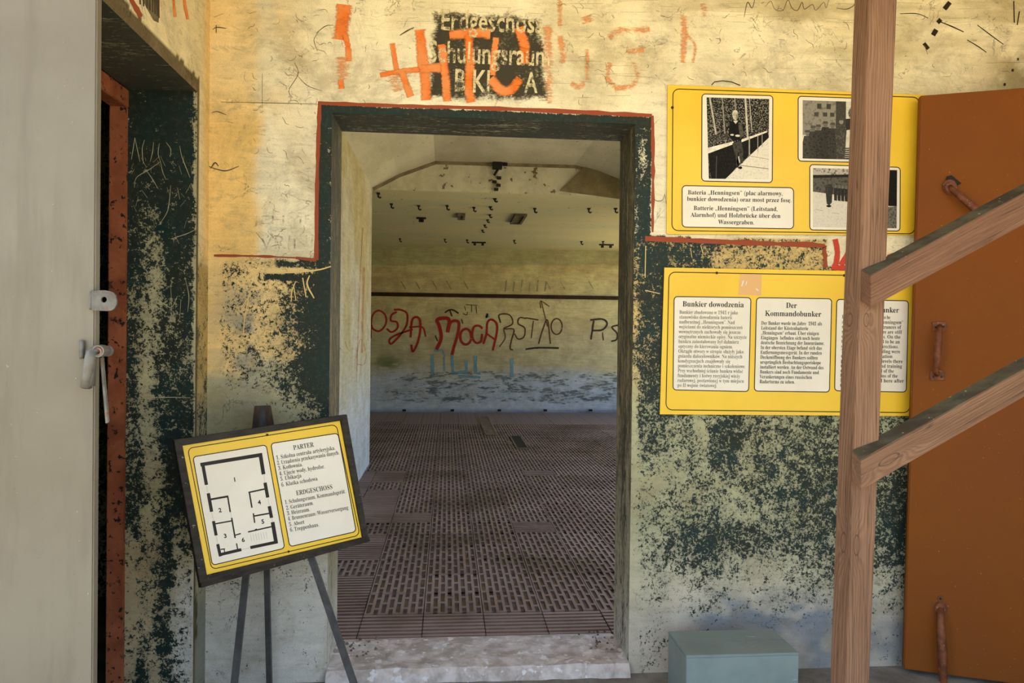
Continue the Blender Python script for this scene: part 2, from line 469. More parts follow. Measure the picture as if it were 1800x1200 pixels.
def lines(a, b, step, *extra):
    n = max(2, int(round((b - a) / step)) + 1)
    L = np.linspace(a, b, n)
    for e in extra:
        if a < e < b: L[np.argmin(abs(L - e))] = e
    return L
def sheet(name, A, B, fn, mat, hole=None, field=None, parent=None, **kw):
    """gridded wall sheet: fn(a,b)->xyz, hole=(a0,a1,b0,b1); field(u,v,P)->(rgb, cover)"""
    a, b = np.meshgrid(A, B, indexing='ij')
    P = np.stack(fn(a.ravel(), b.ravel()), 1)
    nb = len(B)
    i, j = np.meshgrid(np.arange(len(A) - 1), np.arange(nb - 1), indexing='ij')
    ca = (A[:-1] + A[1:])[i] / 2; cb = (B[:-1] + B[1:])[j] / 2
    keep = np.ones_like(i, bool)
    if hole is not None:
        for h in (hole if isinstance(hole, list) else [hole]):
            keep &= ~((ca > h[0]) & (ca < h[1]) & (cb > h[2]) & (cb < h[3]))
    i, j = i[keep], j[keep]
    F = np.stack([i * nb + j, (i + 1) * nb + j, (i + 1) * nb + j + 1, i * nb + j + 1], 1)
    me = bpy.data.meshes.new(name)
    base = base_of(parent)
    me.vertices.add(len(P)); me.vertices.foreach_set('co', (P - base).astype(np.float32).ravel())
    me.loops.add(len(F) * 4); me.loops.foreach_set('vertex_index', F.astype(np.int32).ravel())
    me.polygons.add(len(F)); me.polygons.foreach_set('loop_start', np.arange(0, len(F) * 4, 4, dtype=np.int32))
    me.update(calc_edges=True); me.validate()
    u, v = to_pixels(P)
    rgb, cov = field(u, v, P)
    ca_ = me.attributes.new('base', 'FLOAT_COLOR', 'POINT')
    c4 = np.ones((len(P), 4), np.float32); c4[:, :3] = np.clip(rgb, 0, 1); ca_.data.foreach_set('color', c4.ravel())
    cv = me.attributes.new('cover', 'FLOAT', 'POINT')
    cv.data.foreach_set('value', np.clip(np.broadcast_to(cov, (len(P),)), 0, 1.2).astype(np.float32))
    me.materials.append(mat)
    return link(bpy.data.objects.new(name, me), parent, **kw)

K = .86
CREAM, CREAM2 = lin(250, 240, 212, .95), lin(234, 221, 184, .95)
OCHRE, YELL = lin(250, 212, 138, .95), lin(246, 214, 150, .95)
GREYG, PALE = lin(200, 196, 164, K), lin(222, 216, 204, K)
SLATE, OLIVE = lin(128, 136, 146, K), lin(128, 116, 84, K)
BROWN = lin(104, 90, 66, K)

M_WALL = m_wall('old_painted_plaster')
M_JAMB = m_wall('streaked_jamb_plaster', stretch=(1.6, 1.6, .25), streak=.0, crack=.2, green=((.060, .047, .030), (.040, .040, .030)))
M_SOFF = m_wall('soffit_paint', stretch=(.3, 1.5, 1), streak=0, crack=.2, green=((.075, .078, .062), (.055, .064, .058)))
M_INNER = m_wall('hall_plaster', green=((.15, .16, .165), (.11, .12, .125)), stretch=(.25, .25, 1.2), streak=.9, crack=.25, fine=.3)

def f_front(u, v, P):
    nz = fnoise(u, v, 120, 1); n2 = fnoise(u, v, 40, 5); n3 = fnoise(u, v, 260, 9)
    c = np.tile(np.array(CREAM), (len(u), 1))
    c = mixc(c, CREAM2, sm(.45, .75, n3) * .8)
    c = mixc(c, lin(236, 220, 184, .95), sm(.5, .7, nz) * .5)
    left = u < 590; right = ~left
    w = u + (n2 - .5) * 34
    # deep yellow strip beside the corner
    c = mixc(c, OCHRE, sm(466, 440, w) * (v < 470) * (.55 + .45 * sm(120, 240, v)))
    c = mixc(c, YELL, sm(.45, .7, fnoise(u, v, 90, 3)) * sm(560, 440, u) * (v < 460) * .55)
    # ------- left of the doorway, below the red line
    vd = v + (n2 - .5) * 8
    dl = left * sm(452, 458, vd)
    cl = mixc(np.tile(np.array(YELL), (len(u), 1)), GREYG, np.clip(sm(.42, .58, nz + (v - 560) / 900), 0, 1))
    cl = mixc(cl, lin(186, 178, 140, K), sm(640, 740, v + (nz - .5) * 120) * .9)
    cl = mixc(cl, lin(172, 170, 158, K), blob(u, v, 425, 600, 45, 90) * sm(.4, .6, n2))
    cl = mixc(cl, PALE, sm(930, 1010, v + (nz - .5) * 110))
    cl = mixc(cl, lin(205, 190, 150, K), blob(u, v, 300, 985, 60, 70) * .8)
    c = mixc(c, cl, dl)
    cov = np.zeros(len(u))
    g = .34 + .62 * sm(455, 575, u + (nz - .5) * 90) - .30 * sm(660, 730, v + (n2 - .5) * 60) - .1 * sm(900, 960, v)
    g = g - .25 * sm(400, 380, u)
    g = np.maximum(g, .92 * np.exp(-((v - 487 - (n2 - .5) * 12) / 8.5) ** 4) * sm(462, 470, u))
    g = g - .5 * np.exp(-((v - 474 - (u - 470) * -.06) / 5.0) ** 2) * sm(430, 470, u)
    g = np.maximum(g, .8 * np.exp(-((v - 463) / 7.5) ** 4) * sm(475, 490, u))
    g = np.where(v > 940, .20 - .1 * sm(1000, 1100, v), g)
    cov = np.where(dl > .5, g, cov)
    # ------- right of the doorway
    rl = 416 + (u - 1140) * .012
    dr = right * sm(rl - 2, rl + 3, vd) * (sm(1456, 1450, u) + (v > 470) * 1.0).clip(0, 1)
    cr = np.tile(np.array(lin(232, 200, 132, K)), (len(u), 1))
    cr = mixc(cr, lin(186, 184, 148, K), sm(560, 740, v + (nz - .5) * 80))
    cr = mixc(cr, lin(200, 196, 156, K), sm(.5, .66, nz) * sm(700, 760, v) * .7)
    cr = mixc(cr, lin(196, 190, 160, K), sm(900, 1000, v + (nz - .5) * 90))
    cr = mixc(cr, lin(208, 196, 176, K), sm(980, 1110, v + (nz - .5) * 130 - .10 * (1180 - u).clip(0)))
    st = blob(u, v, 1360, 1082 + (nz - .5) * 50, 170, 46, 1.5)
    st = np.maximum(st, sm(1050, 1110, v) * sm(1200, 1300, u) * .8) * (.5 + .9 * sm(.3, .6, fnoise(u, v * 1.5, 50, 17)))
    cr = mixc(cr, SLATE, np.clip(st * (.55 + .7 * (n2 - .3)), 0, .95))
    c = mixc(c, cr, dr)
    big = fnoise(u, v, 95, 14, 3)
    g2 = .45 + .46 * (big - .5)
    g2 += .22 * blob(u, v, 1285, 765, 50, 60) + .2 * blob(u, v, 1450, 880, 60, 120) + .18 * blob(u, v, 1580, 900, 40, 250)
    g2 -= .12 * blob(u, v, 1180, 820, 26, 130) + .2 * blob(u, v, 1232, 760, 12, 60) + .15 * blob(u, v, 1310, 800, 14, 70)
    g2 += .12 * blob(u, v, 1290, 945, 190, 26)
    g2 = g2 - .16 * sm(960, 1060, v + (nz - .5) * 80) - .18 * sm(1050, 1110, v + (nz - .5) * 40)
    g2 = np.where(v < 480, .40 + .28 * sm(1265, 1240, u + (n2 - .5) * 20), g2)
    g2 = np.where((u < 1172), .74 - .13 * sm(560, 700, v) - .17 * sm(720, 860, v) - .2 * sm(960, 1080, v) + (nz - .5) * .5, g2)
    cov = np.where(dr > .5, np.maximum(g2, .0), cov)
    # ------- dark painted band around the opening
    lb = sm(558, 561, u) * sm(592, 588, u) * (v > 186)
    rb = sm(1147, 1144, u) * sm(1100, 1110, u) * (v > 204)
    tb = sm(184, 188, v - (u - 562) * .034) * sm(225, 220, v) * (u > 560) * (u < 1146)
    cov = np.where(lb > .5, np.where(v < 456, .95, cov + .12 * (v < 900)) - .30 * sm(574, 583, u) * (.4 + 1.2 * (n2 - .2)), cov)
    cov = np.where(rb > .5, np.where(v < 330, .95 - .5 * blob(u, v, 1132, 285, 7, 60), np.where(v < 418, .9, cov)) - .32 * sm(1127, 1118, u) * (.4 + 1.2 * (n2 - .2)), cov)
    cov = np.where(tb > .5, 1.0, cov)
    # dirt at the upper right
    c = mixc(c, lin(150, 132, 84, K), blob(u, v, 1790, 120, 60, 70) * .8 * sm(.3, .6, n2))
    c = mixc(c, lin(186, 168, 118, K), sm(1120, 1250, u) * sm(160, 60, v) * sm(.45, .7, fnoise(u * .3, v * 2, 60, 21)) * .5)
    return c, cov
A = lines(XL, XR, .0125, DX0, DX1); B = lines(0, ZC, .0125, DZ)
wall_front = sheet('wall_front', A, B, lambda a, b: (a, np.full_like(a, YW), b), M_WALL, (DX0, DX1, -1, DZ), f_front, kind='structure')

def f_left(u, v, P):
    z, y = P[:, 2], P[:, 1]
    nz = fnoise(y * 400, z * 400, 60, 31); n2 = fnoise(y * 400, z * 400, 18, 33)
    c = np.tile(np.array(lin(240, 226, 186, .95)), (len(u), 1))
    c = mixc(c, OCHRE, sm(2.90, 2.97, y) * (z > 1.66) * .8)
    low = sm(1.70, 1.62, z + (n2 - .5) * .05)
    c = mixc(c, mixc(np.tile(np.array(lin(206, 178, 116, K)), (len(u), 1)), GREYG, sm(1.3, .9, z)), low)
    c = mixc(c, lin(150, 150, 138, K), sm(.5, .3, z))
    cov = low * (.34 + .5 * (nz - .5)) * sm(.25, .5, z)
    band = (z < ZL + .055 + (n2 - .5) * .012) & (y < YJ + .02)
    c = np.where(band[:, None], np.array(lin(112, 98, 70, K)), c)
    c = mixc(c, lin(90, 78, 52, K), (y < YJ + .045 + (n2 - .5) * .05) * sm(1.5, 1.3, z) * sm(.5, .6, nz))
    return c, cov
wall_left = sheet('wall_left', lines(1.86, YW, .0125, 1.96, YJ), lines(0, ZC, .0125, ZL),
                  lambda a, b: (np.full_like(a, XL), a, b), M_WALL, (1.96, YJ, -1, ZL), f_left, kind='structure')
def f_reveal(u, v, P):
    nz = fnoise(u, v, 60, 41); n2 = fnoise(u, v, 22, 43)
    c = np.tile(np.array(lin(206, 198, 160, K)), (len(u), 1))
    c = mixc(c, PALE, sm(940, 1050, v + (nz - .5) * 80) * sm(270, 320, u))
    c = mixc(c, lin(196, 176, 140, K), sm(900, 980, v) * sm(320, 270, u))
    g = .93 - .1 * sm(240, 300, v)
    strip = np.exp(-((u - 262 - 8 * np.sin(v / 60)) / 20) ** 2) * sm(330, 400, v)
    g = g - .42 * strip * (.6 + .9 * (nz - .2)) - .14 * sm(400, 520, v)
    g = g + (nz - .5) * .42 * sm(300, 420, v)
    g = g - .38 * sm(900, 960, v + (nz - .5) * 60) * sm(295, 310, u + (n2 - .5) * 30)
    g = g - .45 * sm(920, 960, v) * sm(246, 236, u + (n2 - .5) * 20)
    g = g - .55 * sm(336, 343, u + (n2 - .5) * 8)
    return c, np.clip(g, .04, 1.1)
reveal_l = sheet('side_jamb', lines(RX, XL, .01), lines(0, ZL, .01), lambda a, b: (a, np.full_like(a, YJ), b), M_WALL, None, f_reveal, parent=wall_left)
def f_const(rgb, cov, amp=.2, seed=50):
    def f(u, v, P):
        nz = fnoise(P[:, 0] * 300 + P[:, 1] * 170, P[:, 2] * 300 + P[:, 1] * 300, 60, seed)
        return np.tile(np.array(rgb), (len(u), 1)), cov + (nz - .5) * amp
    return f
sheet('side_soffit', lines(RX, XL, .02), lines(1.96, YJ, .02), lambda a, b: (a, b, np.full_like(a, ZL)), M_SOFF, None,
      f_const(lin(205, 196, 160, K), .80, .3), parent=wall_left)
sheet('near_jamb', lines(RX, XL, .03), lines(0, ZL, .03), lambda a, b: (a, np.full_like(a, 1.96), b), M_WALL, None,
      f_const(lin(205, 196, 160, K), .7), parent=wall_left)
sheet('end_face', lines(RX, XL, .03), lines(0, ZC, .03), lambda a, b: (a, np.full_like(a, 1.86), b), M_WALL, None,
      f_const(lin(205, 196, 160, K), .3), parent=wall_left)

# doorway reveal of the front wall
def f_jamb(side):
    def f(u, v, P):
        z = P[:, 2]; nz = fnoise(P[:, 1] * 900, z * 200, 40, 61 + side)
        c = np.tile(np.array(lin(160, 144, 112, K)), (len(u), 1))
        c = mixc(c, lin(182, 176, 150, K), sm(1.25, .55, z) * (.9 if side else .4))
        c = mixc(c, PALE, sm(.5, .1, z) * .8)
        g = .62 - .16 * sm(1.6, .9, z) - .2 * sm(.8, .3, z)
        return c, g + (nz - .5) * .5
    return f
trim_1 = sheet('trim_1', lines(YW, YR, .012), lines(ZS, DZ, .012), lambda a, b: (np.full_like(a, DX0), a, b), M_JAMB, None, f_jamb(0), kind='structure',
               label='dark flaking reveal on the left of the main doorway')
trim_2 = sheet('trim_2', lines(YW, YR, .012), lines(ZS, DZ, .012), lambda a, b: (np.full_like(a, DX1), a, b), M_JAMB, None, f_jamb(1), kind='structure',
               label='dark flaking reveal on the right of the main doorway')
trim_3 = sheet('trim_3', lines(DX0, DX1, .02), lines(YW, YR, .012), lambda a, b: (a, b, np.full_like(a, DZ)), M_SOFF, None,
               f_const(lin(214, 208, 180, K), .74, .35, 70), kind='structure', label='dark painted soffit over the main doorway')
# stepped rebate at the inner end of the reveal
M_STONE = m_plain('sill_concrete', lin(222, 210, 204, K), lin(178, 164, 154, K), 14, .9, .2, speck=lin(232, 226, 224, .9), speck_sc=26, speck_lo=.58, speck_hi=.66, bump=.5)
def f_sill():
    xs = np.linspace(DX0, DX1, 62); ys = np.linspace(YW - .03, YR + .06, 18)
    vs, fs = [], []
    for i, x in enumerate(xs):
        for j, y in enumerate(ys):
            h = ZS + .010 * (vnoise(x * 100, y * 100, 9, 90) - .5) + .006 * (vnoise(x * 100, y * 100, 3.5, 91) - .5)
            if j == 0: h -= .012 + .02 * vnoise(x * 100, 3, 4, 92)
            if j > 14: h = ZF + .002 + (h - ZF) * (17 - j) / 3.0
            vs.append((x, y + (.012 * (vnoise(x * 100, 9, 5, 93) - .5) if j < 2 else 0), h))
    n = len(ys)
    for i in range(len(xs) - 1):
        for j in range(n - 1): fs.append((i * n + j, (i + 1) * n + j, (i + 1) * n + j + 1, i * n + j + 1))
    b = len(vs)
    for i, x in enumerate(xs):
        t = vs[i * n]; vs.append((t[0], t[1] - .006, -.0))
    for i in range(len(xs) - 1): fs.append((b + i, b + i + 1, (i + 1) * n, i * n))
    o = obj('trim_4', vs, fs, M_STONE, None, kind='structure', label='worn concrete sill of the main doorway')
    return o
f_sill()

# porch: floor, ceiling, right wall, outside ground
M_CONC = m_plain('porch_concrete', lin(150, 146, 138, K), lin(118, 112, 104, K), 6, .9, .2, speck=lin(90, 84, 76), bump=.4)
M_CEIL = m_plain('porch_ceiling_plaster', lin(222, 200, 150, K), lin(196, 176, 130, K), 3, .9, .2)
floor = box('floor', (-4.5, XR + .2, -.4, YW + .3, -.25, 0), M_CONC, kind='structure')
ceiling = box('ceiling', (-1.25, XR + .2, .35, YR, ZC, ZC + .3), M_CEIL, kind='structure')
wall_right = box('wall_right', (XR, XR + .2, .9, YR, 0, ZC), M_CEIL, kind='structure')
n = N('dry_grass_ground')
g = n.mix(n.ramp(n.noise(2.2, 6, .7), .35, .65), lin(206, 192, 158), lin(176, 168, 128))
M_GROUND = n.done(g, .95, .1)
quads('ground', [[(-60, -60, -.26), (60, -60, -.26), (60, 60, -.26), (-60, 60, -.26)]], M_GROUND, kind='structure')
# facade left of the porch, the grey door leaf stands in front of it
M_FAC = m_plain('facade_concrete', lin(170, 166, 156, K), lin(140, 136, 126, K), 3, .9, .2, bump=.4)
box('wall_outer_left', (-5.0, RX - .002, 1.87, 1.96, 0, ZC + .3), M_FAC, kind='structure')

# side room behind the side doorway (dark)
def f_side(u, v, P):
    z = P[:, 2]; nz = fnoise(P[:, 0] * 300, z * 300, 50, 77)
    return mixc(np.tile(np.array(lin(170, 160, 120, K)), (len(u), 1)), PALE, sm(.8, .3, z)), .5 + (nz - .5) * .8
sheet('wall_side_room', lines(-4.2, RX, .03), lines(0, ZC, .03), lambda a, b: (a, np.full_like(a, 4.0), b), M_WALL, None, f_side, kind='structure')
quads('wall_side_far', [[(-4.2, 1.96, 0), (-4.2, 4.0, 0), (-4.2, 4.0, ZC), (-4.2, 1.96, ZC)],
                        [(-4.2, 1.96, ZC), (RX, 1.96, ZC), (RX, 4.0, ZC), (-4.2, 4.0, ZC)],
                        [(RX, YJ, 0), (RX, 4.0, 0), (RX, 4.0, ZC), (RX, YJ, ZC)],
                        [(RX, 1.96, ZL), (RX, YJ, ZL), (RX, YJ, ZC), (RX, 1.96, ZC)],
                        [(RX, 1.86, 0), (RX, 1.96, 0), (RX, 1.96, ZC), (RX, 1.86, ZC)]], M_FAC, kind='structure')
quads('floor_side_room', [[(-4.2, 1.96, .004), (RX, 1.96, .004), (RX, 4.0, .004), (-4.2, 4.0, .004)]], M_CONC, kind='structure')

# rusty steel frame of the side doorway
M_RUST = m_plain('rusty_red_lead_paint', lin(168, 98, 66, .9), lin(132, 70, 44, .9), 7, .7, .3, speck=(.012, .008, .006), speck_sc=46, speck_lo=.60, speck_hi=.66,
                 speck2=(.03, .014, .008), bump=.5)
trim_5 = bpy.data.objects.new('trim_5', None)
link(trim_5, None, 'structure', 'rusty red steel door frame inside the side doorway')
box('frame_upright', (RX - .056, RX + .002, YJ - .022, YJ + .03, 0.001, ZL - .07), M_RUST, trim_5, .003)
box('frame_return', (RX - .056, RX - .048, YJ + .03, YJ + .08, 0.001, ZL - .03), M_RUST, trim_5, .002)
box('frame_head', (RX - .056, RX + .004, 1.97, YJ + .03, ZL - .07, ZL - .004), M_RUST, trim_5, .003)

# ------------------------------------------------------------------ inner corridor and hall
def f_cor(u, v, P):
    z, y = P[:, 2], P[:, 1]; nz = fnoise(y * 100, z * 100, 60, 81)
    c = np.tile(np.array(lin(196, 184, 142, K)), (len(u), 1))
    c = mixc(c, lin(206, 200, 178, K), sm(.4, .65, nz))
    c = mixc(c, lin(206, 208, 210, K), sm(1.3, .5, z + (nz - .5) * .7))
    return c, 0.05 * (nz > .6)
wall_inner_left = sheet('wall_inner_left', lines(YR, YM, .05), lines(ZF, 3.3, .05), lambda a, b: (np.full_like(a, CX0), a, b), M_INNER, None, f_cor, kind='structure')
quads('wall_inner_right', [[(CX1, YR, ZF), (CX1, 3.6, ZF), (CX1, 3.6, 3.3), (CX1, YR, 3.3)], [(CX1, 7.6, ZF), (CX1, YM, ZF), (CX1, YM, 3.3), (CX1, 7.6, 3.3)],
                           [(CX1, 3.6, ZF), (CX1, 7.6, ZF), (CX1, 7.6, .2), (CX1, 3.6, .2)], [(CX1, 3.6, 2.75), (CX1, 7.6, 2.75), (CX1, 7.6, 3.3), (CX1, 3.6, 3.3)]], M_CEIL, kind='structure')  # opening added out of view to let daylight into the corridor
quads('wall_inner_front', [[(CX0, YR, ZF), (DX0, YR, ZF), (DX0, YR, 3.3), (CX0, YR, 3.3)], [(DX1, YR, ZF), (CX1, YR, ZF), (CX1, YR, 3.3), (DX1, YR, 3.3)],
                           [(DX0, YR, DZ), (DX1, YR, DZ), (DX1, YR, 3.3), (DX0, YR, 3.3)]], M_CEIL, kind='structure')
VAULT = [(CX0, 2.905), (-.53, 3.056), (-.15, 3.205), (1.33, 3.21), (1.57, 3.157), (1.85, 3.056), (CX1, 2.93)]
M_VAULT = m_plain('vault_plaster', lin(206, 200, 178, .9), lin(184, 178, 156, .9), 2.2, .9, .2, stretch=(1, .4, 1), speck=lin(120, 104, 78), speck_sc=30, speck_lo=.66, speck_hi=.72, bump=.3)
vq = [[(VAULT[i][0], YR, VAULT[i][1]), (VAULT[i + 1][0], YR, VAULT[i + 1][1]), (VAULT[i + 1][0], YM, VAULT[i + 1][1]), (VAULT[i][0], YM, VAULT[i][1])] for i in range(6)]
ceiling_inner = quads('ceiling_inner', vq, M_VAULT, kind='structure')
M_LUN = m_plain('lunette_plaster', lin(210, 206, 184, .92), lin(186, 182, 158, .92), 5, .9, .2, speck=lin(110, 98, 78), speck_sc=14, speck_lo=.62, speck_hi=.68, bump=.3)
wall_over = obj('wall_lunette', [(x, YM, z) for x, z in VAULT] + [(CX1, YM, ZH), (CX0, YM, ZH)], [tuple(range(9))], M_LUN, kind='structure')
# darker cement edge running along the springing of the vault
M_EDGE = m_plain('exposed_concrete_edge', lin(150, 138, 112, K), lin(120, 108, 86, K), 9, .9, .2)
for i in range(5):
    (x0, z0), (x1, z1) = VAULT[i], VAULT[i + 1]
    d = np.array([x1 - x0, z1 - z0]); nn = np.array([d[1], -d[0]]) / np.linalg.norm(d) * .035
    slab('vault_edge', [(x0, YM - .004, z0), (x1, YM - .004, z1), (x1 + nn[0], YM - .004, z1 + nn[1]), (x0 + nn[0], YM - .004, z0 + nn[1])], V(0, .01, 0), M_EDGE, wall_over)
pq = [at(1030, 290, YM - .02), at(1105, 318, YM - .02), at(1105, 351, YM - .02), at(985, 335, YM - .02)]  # dark plate painted in for the shaded side of the lunette
slab('shade_patch', pq, V(0, .03, 0), m_plain('lunette_shade', lin(140, 128, 96, K), lin(120, 110, 82, K), 8, .9, .2), wall_over)
M_HCEIL = m_plain('hall_ceiling_limewash', lin(194, 194, 160, .92), lin(208, 198, 156, .92), 1.1, .9, .2, stretch=(.6, 2.0, 1), speck=lin(120, 112, 84), speck_sc=16, speck_lo=.66, speck_hi=.74)
ceiling_hall = quads('ceiling_hall', [[(HX0, YM, ZH), (HX1, YM, ZH), (HX1, YB, ZH), (HX0, YB, ZH)]], M_HCEIL, kind='structure')
def f_back(u, v, P):
    z = P[:, 2]; x = P[:, 0]
    nz = fnoise(x * 100, z * 300, 60, 101); n2 = fnoise(x * 100, z * 330, 22, 103)
    c = np.tile(np.array(lin(212, 200, 150, .92)), (len(u), 1))
    c = mixc(c, lin(198, 182, 136, .92), sm(.45, .65, nz))
    c = mixc(c, lin(170, 172, 130, K), (v < 466) * .7)
    c = mixc(c, lin(192, 180, 148, K), sm(560, 600, v) * .6)
    c = mixc(c, lin(120, 128, 78, K), blob(u, v, 680, 637, 26, 14, 2) * sm(.35, .5, n2) * .9)
    w = sm(640, 676, v + (nz - .5) * 34)
    c = mixc(c, lin(200, 206, 214, K), w)
    c = mixc(c, lin(150, 158, 178, K), sm(716, 724, v))
    cov = sm(648, 655, v) * sm(712, 704, v) * (.34 + .9 * (n2 - .5)) * sm(690, 760, u + (n2 - .5) * 100 + 30)
    return c, cov
wall_back = sheet('wall_back', lines(HX0, HX1, .04), lines(0, ZH, .02), lambda a, b: (a, np.full_like(a, YB), b), M_INNER, None, f_back, kind='structure')
M_HSIDE = m_plain('hall_side_plaster', lin(206, 196, 156, K), lin(186, 176, 140, K), 2, .9, .2)
def side_wall(name, X, w0, w1, z0, z1):
    y0, y1 = YM, YB
    return quads(name, [[(X, y0, 0), (X, w0, 0), (X, w0, ZH), (X, y0, ZH)], [(X, w1, 0), (X, y1, 0), (X, y1, ZH), (X, w1, ZH)],
                        [(X, w0, 0), (X, w1, 0), (X, w1, z0), (X, w0, z0)], [(X, w0, z1), (X, w1, z1), (X, w1, ZH), (X, w0, ZH)]], M_HSIDE, kind='structure')
quads('wall_hall_left', [[(HX0, YM, 0), (HX0, YB, 0), (HX0, YB, ZH), (HX0, YM, ZH)]], M_HSIDE, kind='structure')
side_wall('wall_hall_right', HX1, 8.1, 12.6, .35, 2.75)  # unseen window, made large to brighten the hall
quads('wall_hall_front', [[(HX0, YM, 0), (CX0, YM, 0), (CX0, YM, ZH), (HX0, YM, ZH)], [(CX1, YM, 0), (HX1, YM, 0), (HX1, YM, ZH), (CX1, YM, ZH)]], M_HSIDE, kind='structure')
# dark timber batten along the back wall
M_BATTEN = m_plain('dark_batten', lin(62, 40, 34), lin(44, 30, 26), 6, .8, .2)
zb0, zb1 = at(870, 523.5, YB)[2], at(870, 517, YB)[2]
box('trim_6', (HX0, HX1, YB - .03, YB - .001, zb0, zb1), M_BATTEN, kind='structure', label='dark timber batten along the back wall of the hall')

# ------------------------------------------------------------------ tiled floor of corridor and hall
M_BED = m_plain('floor_mortar_bed', lin(86, 74, 68, K), lin(62, 52, 48, K), 6, .95, .15)
floor_inner = quads('floor_inner', [[(CX0, YR, .010), (CX1, YR, .010), (CX1, YM, .010), (CX0, YM, .010)], [(HX0, YM, .010), (HX1, YM, .010), (HX1, YB, .010), (HX0, YB, .010)]], M_BED, kind='structure')
def m_tile(name, c1, c2, k):
    n = N(name)
    oi = n.t.nodes.new('ShaderNodeObjectInfo')
    c = n.mix(n.ramp(oi.outputs['Random'], 0, 1, 0, 1, False), c1, c2)
    w = n.t.nodes.new('ShaderNodeNewGeometry')
    c = n.mix(n.ramp(n.noise(16, 5, .7, v=w.outputs['Position']), .42, .70, 0, .6), c, lin(150, 134, 128, k))
    c = n.mix(n.ramp(n.noise(1.3, 4, .6, v=w.outputs['Position']), .45, .65, 0, .6), c, lin(84, 62, 48, k))
    return n.done(c, .46, .6)
M_TILE = m_tile('dusty_clinker_face', lin(164, 138, 132, .9), lin(140, 112, 106, .9), .95)
M_SLOT = m_tile('clinker_groove_dirt', lin(108, 86, 80, .85), lin(92, 72, 66, .85), .6)
TS, GAP = .29, .004
def tile_mesh():
    """clinker tile: staggered rectangular grooves pressed into its face"""
    s = TS - GAP; top, low = .024, .016
    nc = 8; cw = s / nc
    vs, fs, mi = [], [], []
    def q(a, b, c, d, m): b0 = len(vs); vs.extend([a, b, c, d]); fs.append((b0, b0 + 1, b0 + 2, b0 + 3)); mi.append(m)
    for i in range(nc):
        x0, x1 = i * cw, (i + 1) * cw; m0, m1 = x0 + cw * .21, x1 - cw * .21
        ys = [(.05, .47), (.55, .97)] if i % 2 == 0 else [(-.02, .22), (.30, .72), (.80, 1.02)]
        ys = [(max(a, 0) * s, min(b, 1) * s) for a, b in ys]
        q((x0, 0, top), (m0, 0, top), (m0, s, top), (x0, s, top), 0)
        q((m1, 0, top), (x1, 0, top), (x1, s, top), (m1, s, top), 0)
        p = 0
        for a, b in ys:
            if a > p: q((m0, p, top), (m1, p, top), (m1, a, top), (m0, a, top), 0)
            q((m0, a, low), (m1, a, low), (m1, b, low), (m0, b, low), 1)
            q((m0, a, top), (m0, b, top), (m0, b, low), (m0, a, low), 1); q((m1, b, top), (m1, a, top), (m1, a, low), (m1, b, low), 1)
            q((m1, a, top), (m0, a, top), (m0, a, low), (m1, a, low), 1); q((m0, b, top), (m1, b, top), (m1, b, low), (m0, b, low), 1)
            p = b
        if p < s: q((m0, p, top), (m1, p, top), (m1, s, top), (m0, s, top), 0)
    for a, b in (((0, 0), (s, 0)), ((s, 0), (s, s)), ((s, s), (0, s)), ((0, s), (0, 0))):
        q((a[0], a[1], 0), (b[0], b[1], 0), (b[0], b[1], top), (a[0], a[1], top), 0)
    return vs, fs, mi
def rib_mesh():
    s = TS - GAP; vs, fs, mi = [], [], []
    nr = 7; pts = []
    for i in range(nr):
        y0 = s * i / nr; h = s / nr
        pts += [(y0, .014), (y0 + h * .25, .024), (y0 + h * .75, .024)]
    pts.append((s, .014))
    for y, z in pts: vs += [(0, y, z), (s, y, z)]
    for i in range(len(pts) - 1): fs.append((2 * i, 2 * i + 1, 2 * i + 3, 2 * i + 2)); mi.append(0 if i % 3 == 1 else 1)
    b = len(vs); vs += [(0, 0, 0), (s, 0, 0), (s, s, 0), (0, s, 0)]
    fs += [(b, b + 1, 1, 0), (b + 2, b + 3, len(pts) * 2 - 2, len(pts) * 2 - 1)]; mi += [1, 1]
    return vs, fs, mi
def mk(nm, t):
    me = bpy.data.meshes.new(nm); me.from_pydata(t[0], [], t[1]); me.materials.append(M_TILE); me.materials.append(M_SLOT)
    me.polygons.foreach_set('material_index', t[2]); me.update(); return me
ME_T, ME_R = mk('floor_tile', tile_mesh()), mk('ribbed_floor_tile', rib_mesh())
OFFX = atz(856, 1125, .03)[0]                                  # a joint line of the paving
cells = []
r = 0
y = YR + .055
while y < YB - .2:
    lo, hi = (CX0, CX1) if y + TS <= YM + .02 else (HX0, HX1)
    k0, k1 = math.floor((lo - OFFX) / TS), math.ceil((hi - OFFX) / TS)
    for k in range(k0, k1):
        x = OFFX + k * TS
        if x < lo - .28 or x + TS > hi + .28: continue
        vis = -.150 * y - .35 < x < .245 * y + .1
        cells.append((y, x, r, k, vis))
    y += TS; r += 1
part = [c for c in cells if c[4]][:300]
keyset = {(c[2], c[3]) for c in part}
rt = random.Random(5)
rest_v, rest_f, rest_m = [], [], []
TV = tile_mesh(); RV = rib_mesh()
for (y, x, r, k, vis) in cells:
    rib = (r == 0 and k != -2) or k <= -3 and r < 14 and rt.random() < .85 or rt.random() < .03
    dz = rt.uniform(-.0015, .0015); tilt = (rt.uniform(-.006, .006), rt.uniform(-.006, .006))
    if (r, k) in keyset:
        o = bpy.data.objects.new('ribbed_tile' if rib else 'floor_tile', ME_R if rib else ME_T)
        o.location = (x, y, .010 + dz); o.rotation_euler = (tilt[0], tilt[1], 0)
        link(o, floor_inner)
    elif vis or -3.0 < x < 4.0:
        b = len(rest_v); s = TS - GAP
        rest_v += [(x, y, .033), (x + s, y, .033), (x + s, y + s, .033), (x, y + s, .033)]
        rest_f.append((b, b + 1, b + 2, b + 3))
